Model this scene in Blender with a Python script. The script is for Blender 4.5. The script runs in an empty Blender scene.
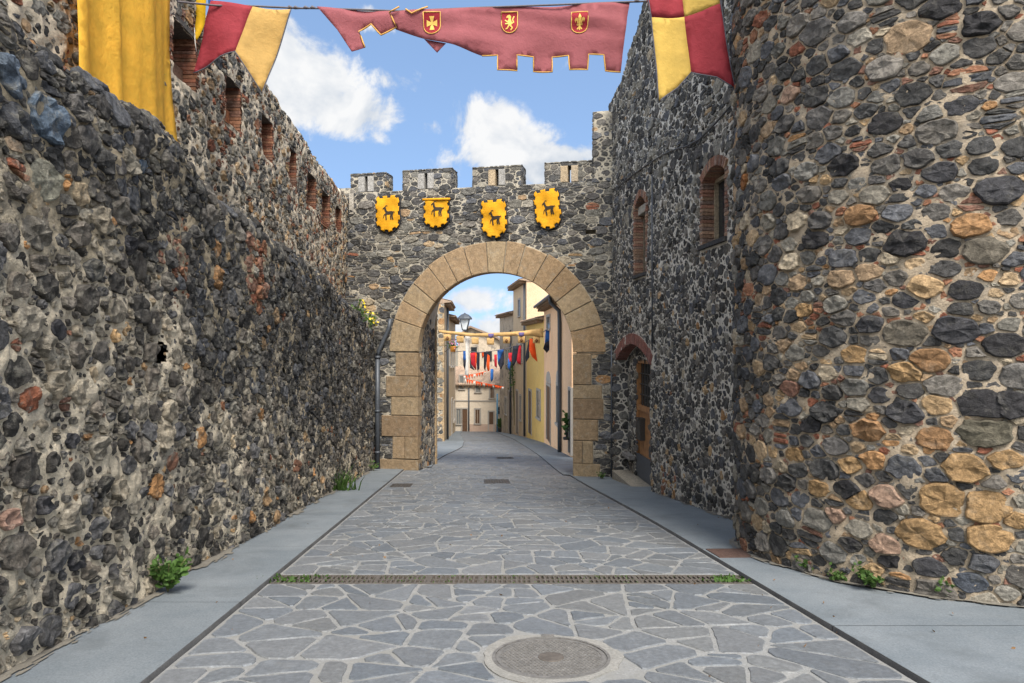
import bpy, math, random
import numpy as np
from mathutils import Vector, geometry as mgeo

# ------------------------------------------------------------------ camera, sky, sun, exposure
SC = bpy.context.scene
COL = SC.collection
R = math.radians
F = 686.0                                   # focal length in pixels of the 1024 px wide photograph
cd = bpy.data.cameras.new('camera'); cam = bpy.data.objects.new('camera', cd); COL.objects.link(cam)
cam.location = (0, 0, 1.6); cam.rotation_euler = (R(90), 0, 0)
cd.sensor_width = 36; cd.lens = 36 * F / 1024; cd.clip_start = 0.05; cd.clip_end = 5000
SC.camera = cam
SUN_EL, SUN_AZ = R(52), R(163)              # azimuth clockwise from +Y: behind the camera
W = bpy.data.worlds.new('World'); SC.world = W; W.use_nodes = True
SKY_STRENGTH = 0.09
sd_ = bpy.data.lights.new('sun', 'SUN'); sd_.energy = 2.2; sd_.angle = R(24); sd_.color = (1, .92, .82)
sun = bpy.data.objects.new('sun', sd_); COL.objects.link(sun)
_d = Vector((math.sin(SUN_AZ) * math.cos(SUN_EL), math.cos(SUN_AZ) * math.cos(SUN_EL), math.sin(SUN_EL)))
sun.rotation_euler = _d.to_track_quat('Z', 'Y').to_euler(); sun.location = (0, -20, 40)
SC.view_settings.view_transform = 'Standard'; SC.view_settings.look = 'None'
SC.view_settings.gamma = 1; SC.view_settings.exposure = 1.6
SC.render.engine = 'CYCLES'
try:
    SC.cycles.use_denoising = True
except Exception: pass
SC.cycles.max_bounces = 8; SC.cycles.diffuse_bounces = 5

def world_nodes():
    nt = W.node_tree; N = nt.nodes; L = nt.links; N.clear()
    out = N.new('ShaderNodeOutputWorld'); bg = N.new('ShaderNodeBackground'); bg.inputs[1].default_value = SKY_STRENGTH
    sky = N.new('ShaderNodeTexSky'); sky.sky_type = 'NISHITA'; sky.sun_disc = False
    sky.sun_elevation = SUN_EL; sky.sun_rotation = SUN_AZ; sky.air_density = 1.0; sky.dust_density = .3; sky.ozone_density = 1.5
    tc = N.new('ShaderNodeTexCoord'); D = tc.outputs['Generated']
    def vm(op, a, b):
        n = N.new('ShaderNodeVectorMath'); n.operation = op
        for i, x in enumerate((a, b)):
            if x is None: continue
            if isinstance(x, tuple): n.inputs[i].default_value = x
            else: L.new(x, n.inputs[i])
        return n
    def ma(op, a, b=None, c=None, clamp=False):
        n = N.new('ShaderNodeMath'); n.operation = op; n.use_clamp = clamp
        for i, x in enumerate((a, b, c)):
            if x is None: continue
            if isinstance(x, (int, float)): n.inputs[i].default_value = x
            else: L.new(x, n.inputs[i])
        return n.outputs[0]
    def noise(scale, det, rough, vec, dist=0):
        n = N.new('ShaderNodeTexNoise'); n.inputs['Scale'].default_value = scale; n.inputs['Detail'].default_value = det
        n.inputs['Roughness'].default_value = rough; n.inputs['Distortion'].default_value = dist; L.new(vec, n.inputs['Vector']); return n.outputs[0]
    lift = vm('ADD', D, (0, 0, .32)); L.new(vm('NORMALIZE', lift.outputs[0], None).outputs[0], sky.inputs['Vector'])   # deep blue down to the horizon
    # cumulus: where they stand in the sky (direction, half size), broken up by noise
    n1 = noise(11, 12, .64, D, .35); n0 = noise(2.2, 3, .5, D)
    blobs = [(-.31, .37, .10, .07, 1.0), (-.24, .335, .09, .045, .95), (-.34, .43, .05, .05, .75), (-.03, .315, .07, .045, .95), (.05, .255, .12, .045, 1.1), (.0, .275, .10, .05, 1.0),
             (-.085, .255, .04, .05, .5), (.13, .20, .06, .035, .8), (-.19, .185, .05, .02, .25), (-.06, .06, .06, .03, .75), (-.02, .01, .10, .04, .85), (.14, .285, .02, .02, .6), (-.46, .46, .04, .03, .6), (-.20, .47, .05, .02, .6), (-.12, .31, .03, .018, .55), (.10, .215, .06, .035, .95), (.14, .285, .02, .02, .9), (-.17, .38, .06, .025, .5), (-.205, .30, .04, .02, .55)]
    tot = None
    for (x, z, rx, rz, w) in blobs:
        v = Vector((x, 1, z)); l = v.length; v.normalize()
        s = vm('SUBTRACT', D, tuple(v)); m = vm('MULTIPLY', s.outputs[0], (l / rx, l / max(rx, .12), l / rz))
        ln = N.new('ShaderNodeVectorMath'); ln.operation = 'LENGTH'; L.new(m.outputs[0], ln.inputs[0])
        t = ma('SUBTRACT', 1.25, ln.outputs['Value'], clamp=True); t = ma('MULTIPLY', t, w)
        tot = t if tot is None else ma('MAXIMUM', tot, t)
    wis = ma('MULTIPLY', ma('SUBTRACT', n0, .57, clamp=True), 1.6)
    sx = N.new('ShaderNodeSeparateXYZ'); L.new(D, sx.inputs[0])
    bk = ma('MULTIPLY', ma('SUBTRACT', .35, sx.outputs[1], clamp=True), 2.2); bk = ma('MULTIPLY', ma('MINIMUM', bk, 1.0), .75); tot = ma('MAXIMUM', tot, bk)  # unseen cloud cover overhead and behind the camera, added to neutralise the blue light
    dens = ma('ADD', tot, ma('MULTIPLY', ma('SUBTRACT', n1, .5), 2.5)); dens = ma('ADD', dens, wis)
    mr = N.new('ShaderNodeMapRange'); mr.interpolation_type = 'SMOOTHSTEP'; L.new(dens, mr.inputs[0])
    mr.inputs[1].default_value = .32; mr.inputs[2].default_value = .74
    n2 = noise(11, 5, .55, D, .3); sh = N.new('ShaderNodeMapRange'); L.new(n2, sh.inputs[0]); sh.inputs[1].default_value = .36; sh.inputs[2].default_value = .58
    cc = N.new('ShaderNodeMix'); cc.data_type = 'RGBA'; L.new(sh.outputs[0], cc.inputs['Factor'])
    cc.inputs['A'].default_value = (2.15, 2.4, 2.75, 1); cc.inputs['B'].default_value = (3.5, 3.52, 3.55, 1)
    tint = N.new('ShaderNodeMix'); tint.data_type = 'RGBA'; tint.blend_type = 'MULTIPLY'; tint.inputs['Factor'].default_value = 1
    L.new(sky.outputs[0], tint.inputs['A']); tint.inputs['B'].default_value = (1.2, 1.17, 1.1, 1)
    mx = N.new('ShaderNodeMix'); mx.data_type = 'RGBA'; L.new(mr.outputs[0], mx.inputs['Factor'])
    L.new(tint.outputs['Result'], mx.inputs['A']); gain = vm('SCALE', cc.outputs['Result'], None); L.new(ma('ADD', ma('MULTIPLY', bk, 1.9), 1.0), gain.inputs['Scale']); L.new(gain.outputs[0], mx.inputs['B'])  # added out-of-view cloud gets extra brightness to light the street walls
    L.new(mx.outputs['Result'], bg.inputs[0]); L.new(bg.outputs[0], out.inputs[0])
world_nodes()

# ------------------------------------------------------------------ helpers
rng = np.random.default_rng(11); random.seed(5)

def P(px, py, Y): return ((px - 512) / F * Y, Y, 1.6 + (341.5 - py) / F * Y)
def sstep(a, b, x):
    t = np.clip((np.asarray(x, float) - a) / (b - a), 0, 1); return t * t * (3 - 2 * t)
SLOPE = .105; DRIFT = .0583; U0 = .365
def ROADX(u, Y): return U0 - DRIFT * Y + u
def zg(X, Y):
    X = np.asarray(X, float); Y = np.asarray(Y, float)
    u = X - U0 + DRIFT * Y
    return -SLOPE * np.clip(Y, -60, 64) - .11 * sstep(9, 18, Y) * (1 - sstep(19, 26, Y)) * np.clip((u - .6) / 2, 0, 1)

def _h(ix, iy, iz, seed):
    h = (ix.astype(np.int64) * 374761393 + iy.astype(np.int64) * 668265263 + iz.astype(np.int64) * 2147483647 + seed * 1274126177) & 0xffffffff
    h = ((h ^ (h >> 13)) * 1274126177) & 0xffffffff
    h = (h ^ (h >> 16)) & 0xffffffff
    return h / 4294967295.0
def vn(p, scale=1., seed=0):
    p = np.asarray(p, float) * scale
    i = np.floor(p); f = p - i; f = f * f * (3 - 2 * f); i = i.astype(np.int64)
    r = 0
    for dx in (0, 1):
        for dy in (0, 1):
            for dz in (0, 1):
                w = (f[..., 0] if dx else 1 - f[..., 0]) * (f[..., 1] if dy else 1 - f[..., 1]) * (f[..., 2] if dz else 1 - f[..., 2])
                r = r + w * _h(i[..., 0] + dx, i[..., 1] + dy, i[..., 2] + dz, seed)
    return r * 2 - 1
def vn2(a, b, scale=1., seed=0):
    a, b = np.broadcast_arrays(np.asarray(a, float), np.asarray(b, float))
    return vn(np.stack([a, b, np.zeros_like(a)], -1), scale, seed)

class MB:
    """collects vertices and faces of ONE mesh"""
    def __init__(s): s.V = []; s.n = 0; s.L = []; s.T = []; s.M = []; s.S = []; s.C = []
    def add(s, V, faces, mat=0, smooth=True, col=None):
        V = np.asarray(V, float).reshape(-1, 3); s.V.append(V)
        c = np.ones((len(V), 4)) if col is None else np.concatenate([np.broadcast_to(np.asarray(col, float), (len(V), 3)), np.ones((len(V), 1))], 1)
        s.C.append(c)
        if isinstance(faces, np.ndarray): faces = [faces]
        arrs = [f for f in faces if isinstance(f, np.ndarray)]
        for f in arrs:
            s.L.append((f + s.n).ravel()); s.T.append(np.full(len(f), f.shape[1])); s.M.append(np.full(len(f), mat)); s.S.append(np.full(len(f), smooth))
        for f in faces:
            if not isinstance(f, np.ndarray):
                s.L.append(np.asarray(f, int) + s.n); s.T.append(np.array([len(f)])); s.M.append(np.array([mat])); s.S.append(np.array([smooth]))
        s.n += len(V); return s
    def mesh(s, name, mats, origin):
        V = np.concatenate(s.V) - np.asarray(origin, float); L = np.concatenate(s.L); T = np.concatenate(s.T)
        me = bpy.data.meshes.new(name)
        me.vertices.add(len(V)); me.vertices.foreach_set('co', V.ravel())
        me.loops.add(len(L)); me.loops.foreach_set('vertex_index', L.astype(np.int32))
        me.polygons.add(len(T)); me.polygons.foreach_set('loop_start', np.concatenate([[0], np.cumsum(T)[:-1]]).astype(np.int32))
        me.polygons.foreach_set('material_index', np.concatenate(s.M).astype(np.int32))
        me.polygons.foreach_set('use_smooth', np.concatenate(s.S).astype(bool))
        at = me.color_attributes.new('Col', 'FLOAT_COLOR', 'POINT'); at.data.foreach_set('color', np.concatenate(s.C).ravel().astype(np.float32))
        for m in mats: me.materials.append(m)
        me.update(calc_edges=True); me.validate(); return me
    # shapes
    def prism(s, pts, f, w0, w1, ch=0, mat=0, col=None, back=True):
        """outline pts (2D) extruded from depth w0 to w1 through f(a, b, w), with a chamfer on the w1 face"""
        p = np.asarray(pts, float); n = len(p); c = p.mean(0)
        if ch:
            d = np.linalg.norm(p - c, axis=1, keepdims=True); q = p - (p - c) / d * np.minimum(ch * 1.3, d * .4)
            rings = [(p, w0), (p, w1 - ch), (q, w1)]
        else: rings = [(p, w0), (p, w1)]
        V = np.concatenate([np.stack(f(a[:, 0], a[:, 1], np.full(n, w)), -1) for a, w in rings])
        i = np.arange(n); j = (i + 1) % n
        q4 = np.concatenate([np.stack([k * n + i, k * n + j, (k + 1) * n + j, (k + 1) * n + i], 1) for k in range(len(rings) - 1)])
        faces = [q4, list(np.arange(n) + (len(rings) - 1) * n)]
        if back: faces.append(list(np.arange(n)[::-1]))
        s.add(V, faces, mat, False, col); return s
    def box(s, a0, a1, b0, b1, w0, w1, f=None, ch=0, mat=0, col=None):
        f = f or (lambda a, b, w: (a, w, b))
        return s.prism([(a0, b0), (a1, b0), (a1, b1), (a0, b1)], f, w0, w1, ch, mat, col)
    def tube(s, pts, r, n=8, mat=0, col=None, cap=True):
        pts = np.asarray(pts, float); m = len(pts); rr = np.broadcast_to(np.asarray(r, float), (m,))
        t = np.gradient(pts, axis=0); t /= np.linalg.norm(t, axis=1, keepdims=True) + 1e-9
        ref = np.array([0, 0, 1.]) if abs(t[:, 2]).mean() < .8 else np.array([1., 0, 0])
        x = np.cross(t, ref); x /= np.linalg.norm(x, axis=1, keepdims=True) + 1e-9; y = np.cross(t, x)
        a = np.arange(n) * 2 * math.pi / n
        V = (pts[:, None] + rr[:, None, None] * (np.cos(a)[None, :, None] * x[:, None] + np.sin(a)[None, :, None] * y[:, None])).reshape(-1, 3)
        i = np.arange(n); j = (i + 1) % n
        q = np.concatenate([np.stack([k * n + i, k * n + j, (k + 1) * n + j, (k + 1) * n + i], 1) for k in range(m - 1)])
        fs = [q] + ([list(i[::-1]), list(i + (m - 1) * n)] if cap else [])
        s.add(V, fs, mat, True, col); return s
    def lathe(s, prof, c, n=24, mat=0, col=None, rot=0):
        a = np.arange(n) * 2 * math.pi / n + rot; pr = np.asarray(prof, float)
        V = np.stack([c[0] + pr[:, None, 0] * np.cos(a), c[1] + pr[:, None, 0] * np.sin(a), np.broadcast_to(c[2] + pr[:, None, 1], (len(pr), n))], -1).reshape(-1, 3)
        i = np.arange(n); j = (i + 1) % n
        q = np.concatenate([np.stack([k * n + i, k * n + j, (k + 1) * n + j, (k + 1) * n + i], 1) for k in range(len(pr) - 1)])
        s.add(V, [q, list(i[::-1]), list(i + (len(pr) - 1) * n)], mat, n > 8, col); return s
    def grid(s, A, B, f, mat=0, keep=None, col=None, smooth=True):
        a, b = np.meshgrid(A, B, indexing='ij'); V = np.stack(f(a, b), -1).reshape(-1, 3); nb = len(B)
        i, j = np.meshgrid(np.arange(len(A) - 1), np.arange(nb - 1), indexing='ij'); i = i.ravel(); j = j.ravel()
        q = np.stack([i * nb + j, (i + 1) * nb + j, (i + 1) * nb + j + 1, i * nb + j + 1], 1)
        if keep is not None:
            ca = (a[:-1, :-1] + a[1:, 1:]) / 2; cb = (b[:-1, :-1] + b[1:, 1:]) / 2; q = q[keep(ca.ravel(), cb.ravel())]
        s.add(V, q, mat, smooth, None if col is None else (col(a.ravel(), b.ravel()) if callable(col) else col)); return s

def obj(name, mb, mats, parent=None, origin=None):
    if not isinstance(mats, (list, tuple)): mats = [mats]
    root = (0, 0, 0) if parent is None else tuple(parent['base'])
    if origin is None:
        if parent is None:
            V = np.concatenate(mb.V); origin = ((V[:, 0].min() + V[:, 0].max()) / 2, (V[:, 1].min() + V[:, 1].max()) / 2, V[:, 2].min())
        else: origin = root
    o = bpy.data.objects.new(name, mb.mesh(name, mats, origin)); COL.objects.link(o)
    o['base'] = [float(x) for x in origin]
    if parent is not None:
        o.parent = parent; o.location = [origin[i] - root[i] for i in range(3)]
    else: o.location = origin
    return o
def tag(o, label=None, cat=None, group=None, kind=None):
    if label: o['label'] = label
    if cat: o['category'] = cat
    if group: o['group'] = group
    if kind: o['kind'] = kind
    return o
def thing(name, label, cat, loc, group=None):
    o = bpy.data.objects.new(name, None); COL.objects.link(o); o.location = loc; o['base'] = [float(x) for x in loc]; o.empty_display_size = .2
    return tag(o, label, cat, group)
def copy_tree(o, parent=None):
    c = o.copy(); COL.objects.link(c)
    if parent is not None: c.parent = parent
    for ch in list(o.children): copy_tree(ch, c)
    return c

# ------------------------------------------------------------------ materials
def new_mat(name):
    m = bpy.data.materials.new(name); m.use_nodes = True; nt = m.node_tree; return m, nt.nodes, nt.links, nt.nodes['Principled BSDF']
def n_noise(N, L, vec, scale, det=5, rough=.6, dist=0):
    n = N.new('ShaderNodeTexNoise'); n.inputs['Scale'].default_value = scale; n.inputs['Detail'].default_value = det
    n.inputs['Roughness'].default_value = rough; n.inputs['Distortion'].default_value = dist; L.new(vec, n.inputs['Vector']); return n.outputs[0]
def n_ramp(N, L, fac, stops):
    r = N.new('ShaderNodeValToRGB'); e = r.color_ramp.elements
    while len(e) < len(stops): e.new(.5)
    for k, (p, c) in enumerate(stops):
        e[k].position = p; e[k].color = (c, c, c, 1) if isinstance(c, (int, float)) else (*c, 1)
    L.new(fac, r.inputs[0]); return r.outputs[0]
def n_mix(N, L, fac, a, b, mode='MIX'):
    n = N.new('ShaderNodeMix'); n.data_type = 'RGBA'; n.blend_type = mode
    for k, x in (('Factor', fac), ('A', a), ('B', b)):
        if isinstance(x, (int, float)): n.inputs[k].default_value = x
        elif isinstance(x, tuple): n.inputs[k].default_value = (*x[:3], 1)
        else: L.new(x, n.inputs[k])
    return n.outputs['Result']
def n_bump(N, L, bs, hgt, strength, dist):
    b = N.new('ShaderNodeBump'); b.inputs['Strength'].default_value = strength; b.inputs['Distance'].default_value = dist
    L.new(hgt, b.inputs['Height']); L.new(b.outputs[0], bs.inputs['Normal'])

def m_stone(name='stone', lichen=.35, rough=.92, contrast=1., bump=.8, spec=.12, fine=.85):
    m, N, L, bs = new_mat(name); at = N.new('ShaderNodeVertexColor'); at.layer_name = 'Col'
    tc = N.new('ShaderNodeTexCoord').outputs['Object']
    a = n_noise(N, L, tc, 9, 7, .7, .3); b = n_noise(N, L, tc, 30, 6, .72); c = n_noise(N, L, tc, 6, 7, .75, .4)
    v = n_ramp(N, L, a, [(.25, 1 - .5 * contrast), (.5, .95), (.75, 1 + .5 * contrast)])
    col = n_mix(N, L, 1.0, at.outputs[0], v, 'MULTIPLY')
    v2 = n_ramp(N, L, b, [(.3, .45), (.5, .95), (.68, 1.55)]); col = n_mix(N, L, fine, col, v2, 'MULTIPLY')
    li = n_ramp(N, L, c, [(.53, 0.), (.66, lichen)]); col = n_mix(N, L, li, col, (.30, .285, .24))
    L.new(col, bs.inputs['Base Color']); bs.inputs['Roughness'].default_value = rough; bs.inputs['Specular IOR Level'].default_value = spec
    h = n_mix(N, L, .5, a, b); h2 = n_noise(N, L, tc, 120, 3, .6); h = n_mix(N, L, .25, h, h2)
    n_bump(N, L, bs, h, bump, .05); return m
def m_two(name, ca, cb, scale=3., rough=.9, bump=.5, bd=.02, dark=None, dscale=1.2, fine=60, spec=.25, dlo=.5, dhi=.62):
    """two mixed tones with grain; an optional stain of its own colour"""
    m, N, L, bs = new_mat(name); tc = N.new('ShaderNodeTexCoord').outputs['Object']
    a = n_noise(N, L, tc, scale, 8, .65, .2); f = n_noise(N, L, tc, fine, 5, .7)
    col = n_mix(N, L, n_ramp(N, L, a, [(.3, 0.), (.7, 1.)]), ca, cb)
    col = n_mix(N, L, .9, col, n_ramp(N, L, f, [(.28, .68), (.72, 1.28)]), 'MULTIPLY')
    if dark is not None:
        d = n_noise(N, L, tc, dscale, 7, .68, .5); col = n_mix(N, L, n_ramp(N, L, d, [(dlo, 0.), (dhi, .9)]), col, dark)
    at = N.new('ShaderNodeVertexColor'); at.layer_name = 'Col'; col = n_mix(N, L, 1., col, at.outputs[0], 'MULTIPLY')
    L.new(col, bs.inputs['Base Color']); bs.inputs['Roughness'].default_value = rough; bs.inputs['Specular IOR Level'].default_value = spec
    n_bump(N, L, bs, n_mix(N, L, .6, a, f), bump, bd); return m
def m_plain(name, c, rough=.6, metal=0, var=.25, scale=14, bump=.1, spec=.4, translucent=0):
    m, N, L, bs = new_mat(name); tc = N.new('ShaderNodeTexCoord').outputs['Object']
    a = n_noise(N, L, tc, scale, 6, .6)
    col = n_mix(N, L, 1., c, n_ramp(N, L, a, [(.25, 1 - var), (.75, 1 + var)]), 'MULTIPLY')
    L.new(col, bs.inputs['Base Color']); bs.inputs['Roughness'].default_value = rough; bs.inputs['Metallic'].default_value = metal
    bs.inputs['Specular IOR Level'].default_value = spec
    if bump: n_bump(N, L, bs, n_noise(N, L, tc, scale * 5, 4, .6), bump, .01)
    if translucent:
        t = N.new('ShaderNodeBsdfTranslucent'); L.new(col, t.inputs[0]); mx = N.new('ShaderNodeMixShader'); mx.inputs[0].default_value = translucent
        L.new(bs.outputs[0], mx.inputs[1]); L.new(t.outputs[0], mx.inputs[2]); L.new(mx.outputs[0], N['Material Output'].inputs[0])
    return m
def m_cloth(name, c, tr=.35, var=.16):
    m, N, L, bs = new_mat(name); tc = N.new('ShaderNodeTexCoord').outputs['Object']
    a = n_noise(N, L, tc, 5, 5, .6); col = n_mix(N, L, 1., c, n_ramp(N, L, a, [(.25, 1 - var), (.75, 1 + var)]), 'MULTIPLY')
    L.new(col, bs.inputs['Base Color']); bs.inputs['Roughness'].default_value = .75; bs.inputs['Specular IOR Level'].default_value = .2
    n_bump(N, L, bs, n_noise(N, L, tc, 18, 6, .6, .6), .35, .03)
    t = N.new('ShaderNodeBsdfTranslucent'); L.new(col, t.inputs[0]); mx = N.new('ShaderNodeMixShader'); mx.inputs[0].default_value = tr
    L.new(bs.outputs[0], mx.inputs[1]); L.new(t.outputs[0], mx.inputs[2]); L.new(mx.outputs[0], N['Material Output'].inputs[0]); return m
def m_pane(name='glass'):
    m, N, L, bs = new_mat(name); bs.inputs['Base Color'].default_value = (.02, .024, .028, 1); bs.inputs['Roughness'].default_value = .08; return m

ST = m_stone('rubble_stone'); ST_T = m_stone('tower_stone', lichen=.2, contrast=.8); ST_W = m_stone('weathered_stone', lichen=.7, contrast=1.25, bump=1., fine=1.)
MO_L = m_two('mortar_left', (.54, .475, .365), (.72, .635, .49), 2.5, .95, 1., .06, dark=(.30, .28, .235), dscale=1.6, dlo=.53, dhi=.68)
MO_U = m_two('mortar_upper', (.52, .445, .335), (.68, .585, .45), 3, .95, .9, .03, dark=(.24, .22, .18), dscale=1.6, dlo=.55, dhi=.7)
MO_R = m_two('mortar_right', (.44, .415, .365), (.56, .525, .46), 3, .95, .7, .02, dark=(.29, .28, .26), dscale=1.1, dlo=.54, dhi=.7)
MO_T = m_two('mortar_tower', (.31, .255, .185), (.42, .345, .255), 3, .95, .9, .03, dark=(.22, .195, .16), dscale=1.4, dlo=.5, dhi=.64)
MO_G = m_two('mortar_gate', (.34, .31, .25), (.44, .40, .32), 3, .95, .7, .02, dark=(.2, .19, .17), dscale=.7)
GRAN = m_stone('arch_granite', lichen=.42, rough=.92, contrast=.8, bump=.9, fine=.42)
BRICK = m_stone('brick', lichen=.25, contrast=.5)
SLATE = m_stone('slate_paving', lichen=.06, rough=.55, contrast=.30, bump=.2, spec=.45, fine=.5)
JOINT = m_two('paving_joint', (.185, .19, .19), (.24, .242, .238), 4, .9, .4, .01, dark=(.2, .2, .19), dscale=1.5)
CONC = m_two('pavement_concrete', (.118, .140, .158), (.175, .196, .212), 1.3, .82, .35, .008, dark=(.10, .113, .122), dscale=1.1, fine=70, dlo=.52, dhi=.72)
KERBF = m_two('kerb_face', (.05, .052, .055), (.09, .09, .09), 6, .9, .4, .01)
EARTH = m_two('earth', (.16, .14, .10), (.22, .19, .14), 1.5, .95, .5, .03)
IRON = m_plain('cast_iron', (.165, .16, .152), .6, .3, .35, 25, .2); IRON3 = m_plain('drain_iron', (.13, .115, .10), .6, .4, .35, 25, .2); IRON2 = m_plain('dark_iron', (.07, .065, .06), .6, .5, .3, 25, .2)
PIPE = m_plain('pipe_grey', (.07, .08, .095), .5, .3, .2); BLACK = m_plain('black_paint', (.012, .012, .014), .55)
WOOD = m_plain('old_wood', (.30, .145, .055), .6, 0, .45, 6, .3); GLASS = m_pane()
PALE = m_stone('pale_dressed_stone', lichen=.2, contrast=.4)

# ------------------------------------------------------------------ rubble masonry
BASALT = [(.078, .076, .074), (.096, .092, .089), (.125, .118, .109), (.086, .089, .097), (.104, .108, .118), (.155, .143, .127), (.058, .057, .056), (.068, .068, .068), (.055, .055, .055)]
TANS = [(.36, .25, .14), (.39, .285, .175), (.32, .185, .09), (.35, .295, .215), (.31, .215, .13)]
REDS = [(.23, .095, .06), (.20, .11, .08), (.28, .14, .085)]
GREYS = [(.20, .19, .165), (.25, .23, .19), (.17, .165, .15)]

def pack(u0, u1, v0, v1, rmax, rmin, asp, fixed=(), hole=None, fill=1.0, seed=0, tight=.84, power=1.6):
    g = np.random.default_rng(seed); A0, A1 = u0 / asp, u1 / asp; area = (A1 - A0) * (v1 - v0)
    cap = 60000; X = np.zeros(cap); Yv = np.zeros(cap); Rr = np.zeros(cap); n = 0; fx = []
    for f in fixed:
        X[n], Yv[n], Rr[n] = f[0] / asp, f[1], f[2]; fx.append(f[3]); n += 1
    lev = 9; rs = np.geomspace(rmax, rmin, lev)
    cell = 2 * rmax; gr = {}
    def put(k): gr.setdefault((int(X[k] // cell), int(Yv[k] // cell)), []).append(k)
    for k in range(n): put(k)
    for li, r in enumerate(rs):
        big = li / (lev - 1)
        tries = int(area / (r * r) * fill * (.30 + 1.0 * big ** power))
        ca = g.uniform(A0, A1, tries); cb = g.uniform(v0, v1, tries); cr = r * g.uniform(.85, 1.15, tries)
        if hole is not None:
            ok = hole(ca * asp, cb) > cr * .7; ca, cb, cr = ca[ok], cb[ok], cr[ok]
        for a, b, q in zip(ca, cb, cr):
            cx, cy = int(a // cell), int(b // cell); ids = []
            for ix in (cx - 1, cx, cx + 1):
                for iy in (cy - 1, cy, cy + 1):
                    l = gr.get((ix, iy))
                    if l: ids += l
            bad = False
            for k in ids:
                dx = X[k] - a; dy = Yv[k] - b; s = (Rr[k] + q) * tight
                if dx * dx + dy * dy < s * s: bad = True; break
            if not bad: X[n], Yv[n], Rr[n] = a, b, q; put(n); n += 1
    return X[:n], Yv[:n], Rr[:n], fx

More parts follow.
